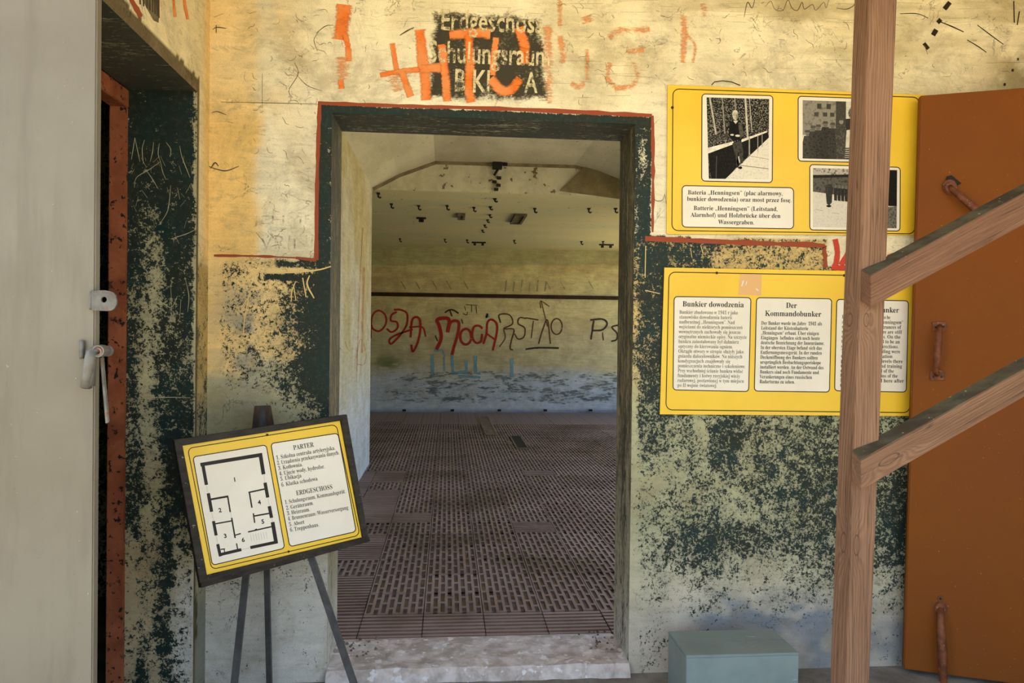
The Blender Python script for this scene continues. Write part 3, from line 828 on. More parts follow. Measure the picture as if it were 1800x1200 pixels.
if rest_f:
    n = N('far_clinker_paving')
    sp = n.scale(n.coord(), (1, 1, 1))
    bk = n.t.nodes.new('ShaderNodeTexBrick'); n.L(n.scale(n.coord(), (1, 1, 1)), bk.inputs[0])
    bk.inputs['Scale'].default_value = 1.0; bk.inputs['Brick Width'].default_value = .14; bk.inputs['Row Height'].default_value = .036
    bk.inputs['Mortar Size'].default_value = .007
    bk.inputs['Color1'].default_value = (*lin(108, 86, 80, .85), 1); bk.inputs['Color2'].default_value = (*lin(92, 72, 66, .85), 1); bk.inputs['Mortar'].default_value = (*lin(160, 136, 130, .9), 1)
    M_FAR = n.done(bk.outputs[0], .46, .6)
    obj('paving', rest_v, rest_f, M_FAR, floor_inner, kind='stuff')

# ================================================================== PAINT ON THE WALLS
def fw(x, y, l): return at(x, y, YW - l)
def lw(x, y, l): return atx(x, y, XL + l)
def bw(x, y, l): return at(x, y, YB - l * 4)
def rv(x, y, l): return at(x, y, YJ - l)
M_RED = m_spray('red_border_paint', lin(150, 74, 52), 1.3, .18, .25, 90)
M_ORANGE = m_spray('orange_spray', lin(232, 120, 50), 1.0, .62, .75, 34, (1, 1, 3), lin(228, 142, 84))
M_ORANGE_F = m_spray('faded_orange_spray', lin(228, 150, 92), .5, .6, .9, 40, (1, 1, 3))
M_REDSPRAY = m_spray('red_spray', lin(196, 70, 56), .95, .4, .5, 40)
M_PENCIL = m_spray('dark_scribble', lin(92, 80, 60), .95, .45, .4, 120)
M_PENCIL_F = m_spray('faint_scribble', lin(128, 120, 92), .7, .55, .6, 120)
M_SCRATCH = m_spray('bare_scratch', lin(205, 196, 160, K), 1.0, .35, .4, 120)
M_HOLE = m_spray('dark_hole_stain', lin(48, 36, 24), 1.2, .35, .5, 90)

p = Paint(fw)
p.stroke([(559, 181), (700, 186), (850, 190), (1000, 196), (1146, 203)], 8, jag=.25)
p.stroke([(562, 180), (559, 260), (557, 340), (556, 457)], 8, jag=.25)
p.stroke([(1147, 203), (1148, 300), (1147, 408)], 6, jag=.45)
p.stroke([(1134, 419), (1250, 424), (1350, 428), (1438, 431), (1449, 440), (1451, 470)], 9, jag=.3)
p.stroke([(520, 453), (556, 457)], 7, jag=.3); p.stroke([(376, 449), (450, 450), (520, 453)], 4, jag=.5)
p.build('red_border_line', M_RED, wall_front)
p = Paint(lw)
p.stroke([(219, -20), (238, 12), (248, 30)], 9, jag=.3)
p.build('red_border_line', M_RED, wall_left)
p = Paint(fw)
for s, w in [([(606, 8), (602, 40), (598, 70)], 34), ([(606, 60), (612, 85), (613, 108)], 14), ([(599, 140), (600, 156)], 14),
             ([(690, 76), (694, 105), (698, 128)], 12), ([(668, 132), (700, 126), (742, 122)], 13), ([(706, 126), (714, 148), (722, 170)], 16),
             ([(738, 52), (742, 95), (747, 135), (750, 176)], 24), ([(740, 122), (784, 118)], 20), ([(776, 78), (782, 120), (786, 178)], 19),
             ([(790, 62), (830, 58), (862, 60)], 22), ([(824, 62), (826, 110), (824, 150), (828, 180)], 21),
             ([(912, 48), (922, 80), (922, 112)], 24), ([(862, 138), (880, 158), (898, 158), (914, 138)], 22), ([(872, 66), (868, 100), (866, 132)], 14)]:
    p.stroke(s, w * 1.12)
p.build('orange_lettering', M_ORANGE, wall_front)
p = Paint(fw)
for s, w in [([(962, 44), (964, 100), (966, 182)], 22), ([(985, 62), (990, 112)], 16), ([(1030, 28), (1034, 40)], 24), ([(1032, 86), (1032, 140)], 10),
             ([(1004, 146), (1016, 152), (1028, 146)], 13), ([(1070, 66), (1090, 54), (1142, 52)], 16), ([(1100, 92), (1132, 88)], 14),
             ([(1112, 108), (1121, 132), (1110, 150), (1080, 156)], 14), ([(1072, 110), (1068, 136), (1080, 152)], 12), ([(1201, 26), (1203, 60), (1200, 110)], 16),
             ([(1206, 60), (1222, 80), (1218, 110)], 8), ([(1236, 6), (1240, 30)], 20), ([(984, 0), (984, 46)], 12), ([(600, 100), (604, 140)], 30), ([(690, 130), (700, 160)], 30)]:
    p.stroke(s, w * 1.2)
p.build('faded_orange_lettering', M_ORANGE_F, wall_front)
p = Paint(lw)
p.stroke([(304, -20), (306, 10), (308, 30)], 7); p.stroke([(322, -20), (325, 10), (330, 34)], 8)
p.build('orange_lettering', M_ORANGE, wall_left)
p = Paint(fw)
p.stroke([(1468, 420), (1472, 445), (1468, 472)], 13); p.stroke([(1503, 418), (1490, 446), (1478, 466)], 13); p.stroke([(1500, 440), (1508, 470)], 12); p.stroke([(1560, 452), (1590, 442), (1615, 436)], 11)
p.stroke([(1462, 470), (1510, 472)], 12)
p.build('red_lettering', M_REDSPRAY, wall_front)

# old stencilled room sign over the doorway
n = N('black_stencil_ground')
uv = n.t.nodes.new('ShaderNodeSeparateXYZ'); n.L(n.coord('UV'), uv.inputs[0])
ex = n.math('MINIMUM', n.math('MULTIPLY', uv.outputs[0], 1), n.math('SUBTRACT', 1, uv.outputs[0]))
ey = n.math('MINIMUM', n.math('MULTIPLY', uv.outputs[1], 1), n.math('SUBTRACT', 1, uv.outputs[1]))
e = n.ramp(n.math('MINIMUM', n.math('MULTIPLY', ex, 1.3), ey), 0, .14, 0, 1, False)
w = n.math('ADD', n.math('MULTIPLY', n.noise(70, 5, .75, stretch=(1, 1, 2)), .55), n.math('MULTIPLY', n.noise(12, 4, .6, off=(6, 2, 2)), .45))
al = n.ramp(n.math('ADD', n.math('MULTIPLY', w, 1.7), n.math('MULTIPLY', e, .55)), 1.04, 1.38, 0, .95)
n.L(al, n.b.inputs['Alpha'])
M_SIGNBLACK = n.done(lin(66, 62, 50), .85, .2)
q = [(752, 6), (958, 22), (976, 188), (738, 184)]
obj('stencil_ground', [fw(x, y, .0006) for x, y in q], [(0, 3, 2, 1)], M_SIGNBLACK, wall_front, uv=[(0, 0), (1, 0), (1, 1), (0, 1)])
M_STENCIL = m_worn('cream_stencil_paint', lin(232, 218, 176, K), .39, .55, 60)
t = Lettering(fw)
t.line('Erdgeschoss', (773, 52), (954, 58), 36, (.03, -1), False, .014, .0011)
t.line('Schulungsraum', (752, 108), (968, 116), 37, (.03, -1), False, .014, .0011)
t.line('B Kl', (797, 160), (862, 163), 39, (.03, -1), False, .014, .0011)
t.line('A', (922, 162), (944, 163), 36, (.03, -1), False, .014, .0011)
t.build('stencil_lettering', M_STENCIL, wall_front)
# the partly visible sign over the side doorway
p = Paint(lw)
p.poly([(228, -40), (282, -40), (279, 40), (270, 36)], .0006)
p.build('stencil_ground', m_plain('stencil_ground_grey', lin(120, 108, 82), lin(80, 72, 54), 20), wall_left)
p = Paint(lw)
for i, x in enumerate((246, 252, 258, 263, 268, 272, 276, 279)): p.stroke([(x, -30), (x + .5, 8 + i * 3.4)], 2.2, curve=False)
p.build('stencil_lettering', m_plain('stencil_dark', lin(52, 46, 36)), wall_left)

# pencil writing, scribbles, cracks
p = Paint(fw)
for s, w in [([(1308, 30), (1314, 4), (1322, 14), (1328, -6)], 2.2), ([(1345, 12), (1355, 2), (1362, 16), (1376, 18), (1385, 0), (1392, 14), (1402, 18), (1410, 4), (1414, 16), (1428, 8), (1434, 18), (1448, 4), (1452, 14), (1458, -4)], 1.8),
             ([(1470, 14), (1488, 16), (1502, 8), (1502, -4)], 2.0), ([(703, 62), (716, 54), (728, 48)], 3.6), ([(556, 58), (572, 46), (586, 44)], 2.0),
             ([(561, 54), (552, 70), (558, 90)], 1.6), ([(1150, 340), (1152, 352), (1164, 352), (1168, 342)], 1.6), ([(1168, 340), (1172, 360)], 1.6),
             ([(518, 110), (524, 130), (508, 158), (514, 172)], 1.6), ([(520, 130), (540, 150), (566, 160)], 1.4), ([(507, 160), (512, 178)], 1.3),
             ([(366, 292), (380, 297), (398, 300), (420, 292)], 3.0), ([(370, 296), (378, 286), (384, 292)], 3.5), ([(372, 198), (382, 196), (398, 202)], 2.2), ([(374, 52), (381, 48), (398, 50)], 2.6), ([(380, 44), (380, 58)], 4.0),
             ([(376, 30), (392, 24)], 1.5), ([(400, 214), (410, 216)], 1.5), ([(388, 179), (480, 181), (560, 183)], 1.6), ([(461, 130), (461, 190)], 1.4)]:
    p.stroke(s, w, taper=.5)
p.build('pencil_writing', M_PENCIL, wall_front)
rs = random.Random(12)
p = Paint(fw)
for k in range(150):
    x = rs.uniform(430, 1780); y = rs.uniform(2, 178)
    if 735 < x < 975 or (x > 1170 and y > 140): x = rs.uniform(430, 560); y = rs.uniform(10, 440)
    L = rs.uniform(4, 22); a = rs.choice((0, 0, 1.3, 1.6, .7)) + rs.uniform(-.3, .3)
    pts = [(x, y)]
    for j in range(3):
        a += rs.uniform(-1.0, 1.0); pts.append((pts[-1][0] + L / 3 * math.cos(a), pts[-1][1] + L / 3 * math.sin(a)))
    p.stroke(pts, rs.uniform(1.0, 2.0), taper=.4)
for k in range(60):                                            # short horizontal brush marks of the old limewash
    x = rs.uniform(600, 1760); y = rs.choice((rs.uniform(0, 40), rs.uniform(100, 175)))
    if x > 1170 and y > 140: continue
    p.stroke([(x, y), (x + rs.uniform(20, 90), y + rs.uniform(-2, 3))], rs.uniform(1, 1.8), taper=.6)
t = Lettering(fw)
t.line('JEHMP', (446, 394), (552, 392), 15, (.03, -1), False, -.004, .0011)
t.line('VRINI', (456, 438), (553, 436), 24, (.03, -1), False, -.004, .0011)
t.build('faint_lettering', m_worn('faint_pencil', lin(126, 116, 84), .42, .66, 60, .5), wall_front)
p.build('faint_scribbles', M_PENCIL_F, wall_front)
p = Paint(fw)
for s, w in [([(1660, 16), (1670, 4)], 15), ([(1648, 40), (1654, 34)], 14), ([(1640, 62), (1646, 52)], 16), ([(1624, 76), (1632, 86)], 12), ([(1788, 104), (1791, 104)], 8), ([(1778, 123), (1782, 124)], 9), ([(1764, 148), (1768, 149)], 9),
             ([(1652, 38), (1672, 46), (1694, 56)], 3), ([(1582, 24), (1612, 24), (1632, 32)], 2), ([(1700, 70), (1720, 82), (1734, 92)], 2.5), ([(1718, 44), (1742, 62), (1764, 78)], 2.5), ([(1782, 2), (1783, 40)], 4), ([(1792, 20), (1788, 44)], 4)]:
    p.stroke(s, w, taper=.3)
p.build('old_dowel_holes', M_HOLE, wall_front)
# scratches in the dark paint
p = Paint(rv)
rs = random.Random(4)
for s in [[(237, 242), (234, 262), (231, 280)], [(237, 242), (243, 270), (246, 284)], [(254, 246), (250, 262), (252, 288)], [(270, 250), (268, 268), (264, 284)], [(280, 252), (278, 270), (282, 284)], [(292, 250), (300, 262), (299, 276)],
          [(316, 256), (320, 276), (334, 312)], [(282, 284), (262, 298), (240, 312), (236, 330)], [(282, 284), (286, 302), (292, 316)], [(258, 300), (270, 318), (278, 332)], [(300, 326), (298, 350), (294, 372), (282, 392)], [(312, 330), (316, 350)],
          [(300, 420), (330, 410), (345, 402)], [(276, 525), (300, 540), (312, 520)], [(300, 500), (302, 545)], [(326, 490), (332, 520), (330, 548)], [(318, 526), (316, 560)], [(250, 700), (300, 698), (335, 699)]]:
    p.stroke(s, 1.5, taper=.5)
for k in range(26):
    x, y = rs.uniform(230, 336), rs.uniform(260, 420); a = rs.uniform(.8, 2.3)
    p.stroke([(x, y), (x + rs.uniform(6, 20) * math.cos(a), y + rs.uniform(6, 20) * math.sin(a))], rs.uniform(.9, 1.6), taper=.6)
p.build('scratches', M_SCRATCH, wall_left)
p = Paint(fw)
for s, w in [([(520, 494), (513, 512), (512, 530)], 3), ([(516, 500), (520, 528)], 3), ([(532, 488), (538, 522)], 4), ([(544, 484), (540, 500), (552, 524)], 4), ([(470, 480), (520, 478), (560, 474), (582, 468)], 4),
             ([(440, 510), (430, 560), (428, 590)], 3), ([(424, 540), (442, 516)], 3), ([(1214, 436), (1216, 452)], 2), ([(1232, 432), (1236, 446)], 2.5), ([(1135, 432), (1134, 488)], 3), ([(1134, 510), (1160, 516)], 3)]:
    p.stroke(s, w, taper=.4)
p.build('scratches', m_spray('yellow_scratch', lin(234, 206, 138, K), 1.1, .2, .4, 120), wall_front)

# graffiti on the back wall of the hall
def bz(pts): return [(640 + x / 3.913, 520 + y / 3.913) for x, y in pts]
def ell(cx, cy, rx, ry): return [(cx + rx * math.cos(a), cy + ry * math.sin(a)) for a in np.linspace(.3, 6.5, 14)]
M_G_RED = m_spray('dark_red_graffiti', lin(150, 40, 30), 1.2, .22, .5, 14)
M_G_BRN = m_spray('brown_graffiti', lin(92, 60, 40), 1.0, .35, .5, 14)
M_G_BLK = m_spray('black_graffiti', lin(58, 50, 40), 1.0, .4, .6, 14)
M_G_BLU = m_spray('faded_blue_graffiti', lin(110, 152, 168), .85, .4, .7, 10)
p = Paint(bw)
for s, w in [([(45, 290), (48, 200), (60, 130), (100, 100), (145, 130), (150, 190), (110, 240), (65, 230), (50, 200)], 12), ([(225, 110), (190, 130), (185, 170), (225, 180), (230, 220), (190, 248), (155, 225)], 13),
             ([(205, 95), (250, 95), (295, 120), (295, 190), (270, 240), (230, 290), (185, 330), (175, 300), (220, 268), (300, 240), (335, 230)], 13), ([(320, 285), (330, 170), (360, 145), (385, 170), (385, 250), (365, 330), (335, 382), (325, 335)], 15), ([(310, 215), (400, 215), (425, 280)], 11),
             ([(497, 370), (530, 290), (518, 210), (502, 165), (545, 152), (585, 165), (575, 250)], 24), ([(575, 245), (600, 178), (650, 180), (645, 260), (620, 345), (605, 405)], 19), (ell(700, 280, 38, 54), 16),
             ([(815, 225), (790, 205), (755, 215), (745, 280), (770, 322), (805, 310), (812, 260)], 15), ([(820, 330), (842, 260), (848, 185), (875, 162), (912, 190), (912, 260), (885, 375)], 15), ([(838, 255), (905, 302)], 12)]:
    p.stroke(bz(s), w * 1.3 / 3.913)
p.build('red_graffiti', M_G_RED, wall_back)
p = Paint(bw)
for s, w in [([(940, 185), (930, 130), (1000, 130), (1022, 190), (960, 225), (1030, 230), (1015, 300), (1005, 360), (1025, 372)], 9), ([(960, 230), (970, 290), (930, 350)], 7), ([(1115, 155), (1070, 150), (1060, 190), (1105, 220), (1100, 280), (1060, 296), (1035, 260)], 9),
             ([(1110, 150), (1200, 165)], 9), ([(1165, 170), (1150, 290)], 7), ([(1200, 330), (1230, 230), (1262, 165), (1282, 330)], 9), ([(1220, 40), (1262, 210)], 6), ([(1215, 85), (1215, 35), (1275, 72)], 6), (ell(1325, 210, 38, 54), 9)]:
    p.stroke(bz(s), w * 1.35 / 3.913)
p.build('brown_graffiti', M_G_BRN, wall_back)
p = Paint(bw)
for s, w in [([(1560, 300), (1580, 170)], 14), ([(1555, 165), (1640, 160), (1672, 190), (1640, 232), (1570, 238)], 14), ([(1640, 250), (1646, 305)], 8), ([(1750, 200), (1705, 215), (1740, 258), (1735, 300), (1700, 312)], 12),
             ([(555, 115), (590, 95), (620, 100), (650, 120)], 12), ([(590, 100), (605, 140)], 10), ([(680, 120), (705, 130), (712, 110)], 6), ([(840, 150), (850, 120)], 14), ([(490, 270), (505, 310)], 9), ([(670, 160), (680, 190)], 9),
             ([(700, 60), (780, 64)], 5), ([(690, 70), (700, 100)], 5), ([(740, 60), (740, 110)], 5), ([(770, 70), (775, 120)], 5), ([(1110, 366), (1200, 356), (1340, 358)], 14)]:
    p.stroke(bz(s), w * 1.3 / 3.913)
p.build('black_graffiti', M_G_BLK, wall_back)
p = Paint(bw)
for s, w in [([(468, 400), (470, 540)], 22), ([(480, 378), (540, 372), (556, 420)], 14), ([(604, 395), (610, 525), (705, 520)], 22), ([(700, 440), (705, 528)], 18), ([(764, 410), (766, 530), (800, 528)], 24), ([(1015, 430), (1016, 560)], 24), ([(650, 550), (800, 560)], 16), ([(845, 130), (850, 150)], 26), ([(548, 420), (552, 520)], 14)]:
    p.stroke(bz(s), w * 1.4 / 3.913, curve=False)
p.build('blue_graffiti', M_G_BLU, wall_back)
p = Paint(bw)
for x in range(0, 6): p.stroke([(890 + x * 14, 492 + x % 2 * 3), (888 + x * 14, 512)], 4)
for x in (705, 730, 760, 785, 815, 960, 985, 1035): p.stroke([(x, 494), (x + 8, 508)], 2.5)
p.build('faint_graffiti', m_spray('faint_grey_graffiti', lin(140, 138, 112), .6, .5, .7, 10), wall_back)
p = Paint(lambda x, y, l: atx(x, y, CX0 + l * 3))
for s, w in [([(638, 400), (632, 520), (627, 672)], 3), ([(606, 600), (614, 616), (622, 610)], 1.6), ([(626, 630), (634, 596), (643, 620), (640, 640), (628, 640)], 2.0), ([(640, 470), (636, 620)], 6)]:
    p.stroke(s, w)
p.build('red_drips', m_spray('red_drip', lin(184, 124, 104), .5, .5, .8, 14), wall_inner_left)

# ================================================================== DOORS
n = N('grey_steel_paint')
c = n.mix(n.ramp(n.noise(2.2, 5, .6), .3, .7), lin(150, 141, 124, .57), lin(136, 126, 108, .57))
c = n.mix(n.ramp(n.noise(5, 4, .6, stretch=(3, 3, .35), off=(2, 2, 2)), .5, .75, 0, .5), c, lin(118, 107, 88, .57))
c = n.mix(n.ramp(n.noise(70, 3, .6, stretch=(1.5, 1, .8)), .72, .76, 0, .45), c, lin(200, 196, 186, .9))
c = n.mix(n.ramp(n.noise(110, 2, .6, off=(7, 1, 1)), .72, .75, 0, .6), c, lin(100, 92, 78, .8))
n.bump(n.noise(30, 4, .6), .15, .002)
M_GREY = n.done(c, .48, .45)
M_STEEL = m_plain('scuffed_steel', lin(106, 103, 98), lin(84, 79, 74), 20, .5, .3, .2, speck=lin(110, 78, 58), speck_sc=60, speck_lo=.60, speck_hi=.68)
M_DARK = m_plain('dark_hole', (.01, .009, .008))
e0, e1 = at(170, 0, 1.78), at(163, 1200, 1.78)
XE = (e0[0] + e1[0]) / 2
door_1 = slab('door_1', [(XE, 1.78, .02), (XE - 1.0, 1.70, .02), (XE - 1.0, 1.70, 2.4), (XE, 1.78, 2.4)], V(.001, .024, 0), M_GREY, bevel=.003, kind='structure',
              label='tall grey steel door leaf standing open on the left')
fx = lambda x, y, Y=1.775: at(x, y, Y)
# padlock lug: plate with a rounded end and a hole
def plate(name, outline, hole_c, hole_r, thick, mat, parent, Y):
    n0 = 20; out = np.array(outline); c = np.array(hole_c)
    ang = np.arctan2(out[:, 1] - c[1], out[:, 0] - c[0]); order = np.argsort(ang); out = out[order]; ang = ang[order]
    inn = [c + hole_r * np.array([math.cos(a), math.sin(a)]) for a in ang]
    m = len(out); vs = [at(*q, Y) for q in out] + [at(*q, Y) for q in inn]; vs += [v + V(0, thick, 0) for v in vs]
    fs = []
    for i in range(m):
        j = (i + 1) % m
        fs += [(i, j, m + j, m + i), (2 * m + i, 3 * m + i, 3 * m + j, 2 * m + j), (i, 2 * m + i, 2 * m + j, j), (m + i, m + j, 3 * m + j, 3 * m + i)]
    return fix(obj(name, vs, fs, mat, parent))
lug = [(160, 510), (165, 511), (174, 510), (184, 510), (193, 511.5), (199, 514), (203, 519), (205, 527), (204.5, 535), (201, 542), (196, 545.5), (188, 546.5), (178, 546), (168, 546), (161, 545), (160.5, 535), (161, 522)]
plate('padlock_lug', lug, (182.5, 526.5), 5.2, .006, M_STEEL, door_1, 1.766)
tube('weld_bead', [fx(160 + random.uniform(-1, 1), y, 1.772) for y in range(512, 546, 4)], .004, M_STEEL, door_1, 8)
# lever: bent tube with bush and latch bar
hd = tube('handle_tube', [fx(158, 678, 1.745), fx(158, 660, 1.745), fx(160, 632, 1.745), fx(163, 618, 1.747), fx(170, 614, 1.752), fx(180, 614, 1.765)], .0115, M_STEEL, door_1, 14)
hd2 = tube('handle_grip', [fx(151, 681, 1.742), fx(155, 655, 1.742), fx(159, 630, 1.742), fx(162, 617, 1.744)], .0125, M_STEEL, door_1, 14)
tube('grip_bore', [fx(150.8, 682.2, 1.742), fx(151.0, 681, 1.742)], .0095, M_DARK, hd2, 12)
def ring(name, c, r, rin, depth, mat, parent, k=20):
    vs, fs = [], []
    for i in range(k):
        a = 2 * math.pi * i / k; ca, sa = math.cos(a), math.sin(a)
        for rr, yy in ((r, 0), (r, depth), (rin, depth), (rin, 0)): vs.append((c[0] + rr * ca, c[1] + yy, c[2] + rr * sa))
    for i in range(k):
        for j in range(4): fs.append((i * 4 + j, i * 4 + (j + 1) % 4, ((i + 1) % k) * 4 + (j + 1) % 4, ((i + 1) % k) * 4 + j))
    return fix(obj(name, vs, fs, mat, parent))
ring('bush_ring', fx(172, 617, 1.738), .0135, .010, .03, M_STEEL, door_1)
M_RING = m_plain('worn_bush', lin(168, 120, 92), lin(120, 92, 76), 40, .5, .4, .3)
ring('bush_liner', fx(171, 618, 1.742), .0102, .006, .02, M_RING, door_1)
ring('bush_flange', fx(186, 617, 1.772), .0125, .009, .012, M_STEEL, door_1)
tube('pivot_pin', [fx(176, 616, 1.752), fx(190, 617, 1.78)], .0085, M_STEEL, door_1, 12)
tube('weld_bead', [fx(145 + random.uniform(-1.5, 1.5), y, 1.772) for y in range(598, 632, 4)], .0055, M_STEEL, door_1, 8)
slab('latch_bar', [fx(175, 628, 1.757), fx(181, 627, 1.757), fx(191, 742, 1.757), fx(185, 745, 1.757)], V(0, .007, 0), M_STEEL, door_1, .0015)

n = N('brown_door_paint')
c = n.mix(n.ramp(n.noise(2.0, 4, .6), .3, .7), lin(142, 78, 10, .74), lin(136, 74, 22, .74))
c = n.mix(n.ramp(n.noise(38, 4, .65, stretch=(1, 1, .6)), .70, .75, 0, .75), c, lin(86, 46, 26))
c = n.mix(n.ramp(n.noise(120, 2, .6, off=(4, 1, 1)), .73, .76, 0, .6), c, lin(205, 150, 100))
n.bump(n.noise(26, 4, .6), .2, .002)
M_BROWN = n.done(c, .62, .2)
P0 = V(1.925, 2.925, 0); DD = V(.924, -.383, 0); DW = .95
PT, PB_ = at(1617, 168, 2.925), at(1588, 1190, 2.925)
lean = (PT[0] - PB_[0]) / (PT[2] - PB_[2])
def dp(s, z): return V(PB_[0] + lean * (z - PB_[2]), 2.925, z) + DD * s
NB = V(-.383, -.924, 0)                                         # outward normal of the leaf
door_2 = slab('door_2', [dp(0, .02), dp(DW, .02), dp(DW, PT[2] + .0), dp(0, PT[2])], -NB * .04, M_BROWN, bevel=.004, kind='structure',
              label='orange brown painted door leaf standing open on the right')
def od(x, y, l): return onplane(x, y, dp(0, 1) + NB * l, NB)
M_RUSTH = m_plain('rusty_brown_iron', lin(128, 72, 40), lin(92, 50, 30), 26, .62, .4, .1, speck=lin(160, 112, 84), speck_sc=80, speck_lo=.62, speck_hi=.68, bump=.4)
def disc_plate(x, y, r, parent, name='rose'):
    pts = [(x + r * math.cos(a), y + r * 1.05 * math.sin(a)) for a in np.linspace(0, 2 * math.pi, 20, endpoint=False)]
    return slab_n(name, pts, .001, .008, M_RUSTH, parent)
def slab_n(name, pts, l0, l1, mat, parent):
    m = len(pts); vs = [od(*q, l0) for q in pts] + [od(*q, l1) for q in pts]
    fs = [tuple(range(m)), tuple(range(m, 2 * m))] + [(i, (i + 1) % m, m + (i + 1) % m, m + i) for i in range(m)]
    return fix(obj(name, vs, fs, mat, parent), .001, 1)
# pull handle in the middle
h = slab_n('pull_handle', [(1639, 566), (1664, 565), (1664.5, 580), (1658, 583), (1645, 583), (1639, 580)], .001, .006, M_RUSTH, door_2)
slab_n('foot_plate', [(1635, 653), (1642, 650), (1655, 650), (1661, 654), (1660, 668), (1635, 668)], .001, .006, M_RUSTH, h)
tube('grip', [od(1652, 574, .006), od(1652, 578, .03), od(1650, 590, .042), od(1648, 620, .045), od(1646, 642, .04), od(1646, 652, .026), od(1647, 658, .006)], .011, M_RUSTH, h, 12, r_list=[.011, .011, .0125, .0145, .013, .011, .010])
for q in ((1645, 575), (1659, 574), (1641, 662), (1655, 662)): slab_n('screw', [(q[0] + 1.7 * math.cos(a), q[1] + 1.7 * math.sin(a)) for a in np.linspace(0, 6.28, 9)[:-1]], .005, .0085, M_DARK, h)
# lower ring-topped handle
h = disc_plate(1654, 1070, 12, door_2, 'pull_handle')
slab_n('eyelet', [(1653 + 5.2 * math.cos(a), 1052 + 5.2 * math.sin(a)) for a in np.linspace(0, 6.28, 13)[:-1]], .001, .006, M_RUSTH, h)
slab_n('eyelet_hole', [(1653 + 2.2 * math.cos(a), 1052 + 2.2 * math.sin(a)) for a in np.linspace(0, 6.28, 11)[:-1]], .005, .0068, M_DARK, h)
slab_n('rose_face', [(1653 + 9 * math.cos(a), 1069 + 9.4 * math.sin(a)) for a in np.linspace(0, 6.28, 19)[:-1]], .007, .02, M_RUSTH, h)
tube('grip', [od(1653, 1070, .012), od(1653, 1082, .03), od(1654, 1110, .042), od(1656, 1140, .046), od(1657, 1170, .044), od(1658, 1200, .035), od(1658, 1216, .008)], .013, M_RUSTH, h, 12, r_list=[.016, .0135, .016, .0175, .017, .014, .013])
# upper lever handle
h = disc_plate(1670, 328, 12.5, door_2, 'lever_handle')
slab_n('rose_face', [(1670 + 9 * math.cos(a), 329 + 9 * math.sin(a)) for a in np.linspace(0, 6.28, 15)[:-1]], .007, .02, M_RUSTH, h)
tube('grip', [od(1670, 329, .012), od(1675, 334, .03), od(1690, 346, .038), od(1708, 362, .04), od(1722, 376, .038), od(1745, 400, .034), od(1752, 408, .006)], .012, M_RUSTH, h, 12, r_list=[.012, .011, .0135, .015, .015, .013, .012])
slab_n('rust_lobe', [(1664, 310), (1673, 308), (1680, 314), (1690, 322), (1682, 326), (1662, 322)], .0006, .004, M_DARK, h)

# ================================================================== INFORMATION BOARDS ON THE WALL
n = N('yellow_board_print')
c = n.mix(n.ramp(n.noise(2.5, 3, .5), .35, .65), lin(248, 206, 56, .92), lin(242, 196, 48, .92))
M_YEL = n.done(c, .38, .4)
M_YEDGE = m_plain('board_edge', lin(236, 214, 150))
M_CARD = m_plain('white_card_print', lin(236, 228, 214), lin(230, 222, 206), 4, .4, .35)
M_INK = m_plain('black_ink', lin(34, 28, 22), rough=.5)
M_INKF = m_plain('faded_ink', lin(98, 92, 84), lin(126, 120, 112), 18, .5)
M_SCREW = m_plain('dark_screw', lin(52, 34, 22), rough=.5, metal=.5)
YP = 2.988
def pn(x, y, l): return at(x, y, YP - l)
def print_card(name, quad, parent, r=6, m=None, mat=None, lift=.0004, line=1.6):
    m = m or pn
    o = rrect(quad, r)
    p = Paint(m)
    p.stroke(o + [o[0], o[1]], line, curve=False, lift=lift + .0003)
    card = obj(name, [m(q[0], q[1], lift) for q in o], [tuple(range(len(o)))], mat or M_CARD, parent)
    p.build('card_outline', M_INK, card)
    return card
def board(name, quad, label):
    c = np.mean([at(*q, YP) for q in quad], 0)
    r_ = root(name, (c[0], YP, at(*quad[3], YP)[2]), label, 'sign')
    slab('board', [at(*q, YP) for q in quad], V(0, .006, 0), M_YEL, r_)
    return r_
def outline(pts, w, parent, m, name='border_line'):
    p = Paint(m); p.stroke(list(pts) + [pts[0], pts[1]], w, curve=False, lift=.0004); return p.build(name, M_INK, parent)
def disc(name, x, y, r, parent, m, l0, l1, mat, k=10):
    pts = [(x + r * math.cos(a), y + r * math.sin(a)) for a in np.linspace(0, 2 * math.pi, k, endpoint=False)]
    vs = [m(*q, l0) for q in pts] + [m(*q, l1) for q in pts]
    return fix(obj(name, vs, [tuple(range(k)), tuple(range(k, 2 * k))] + [(i, (i + 1) % k, k + (i + 1) % k, k + i) for i in range(k)], mat, parent))

# ---- upper board with photographs
up = board('photo_board', [(1174, 149), (1628, 167), (1611, 413), (1172, 411)], 'yellow board with three black and white photographs, above the text board')
outline(rrect([(1183, 156), (1616, 171), (1608, 411), (1181, 405)], 11), 1.6, up, pn)
print_card('caption_card', [(1199, 326), (1395, 330), (1395, 402), (1199, 399)], up, 7)
t = Lettering(pn)
U1 = (.02, -1)
for s, a, b in [('Bateria „Henningsen” (plac alarmowy,', (1209, 341.5), (1376, 343.5)), ('bunkier dowodzenia) oraz most przez fosę.', (1207.5, 352.8), (1391.5, 355.5)),
                ('Batterie „Henningsen” (Leitstand,', (1219, 369), (1367, 371)), ('Alarmhof) und Holzbrücke über den', (1214, 381), (1372, 383)), ('Wassergraben.', (1262.5, 393.5), (1326, 394.5))]:
    t.line(s, a, b, 7.6, U1, lift=.0010)
t.build('caption_text', M_INK, up)
disc('screw', 1182, 189, 2.6, up, pn, .0003, .003, M_SCREW)
disc('screw', 1563, 176, 2.6, up, pn, .0003, .003, M_SCREW)
TONE = {}
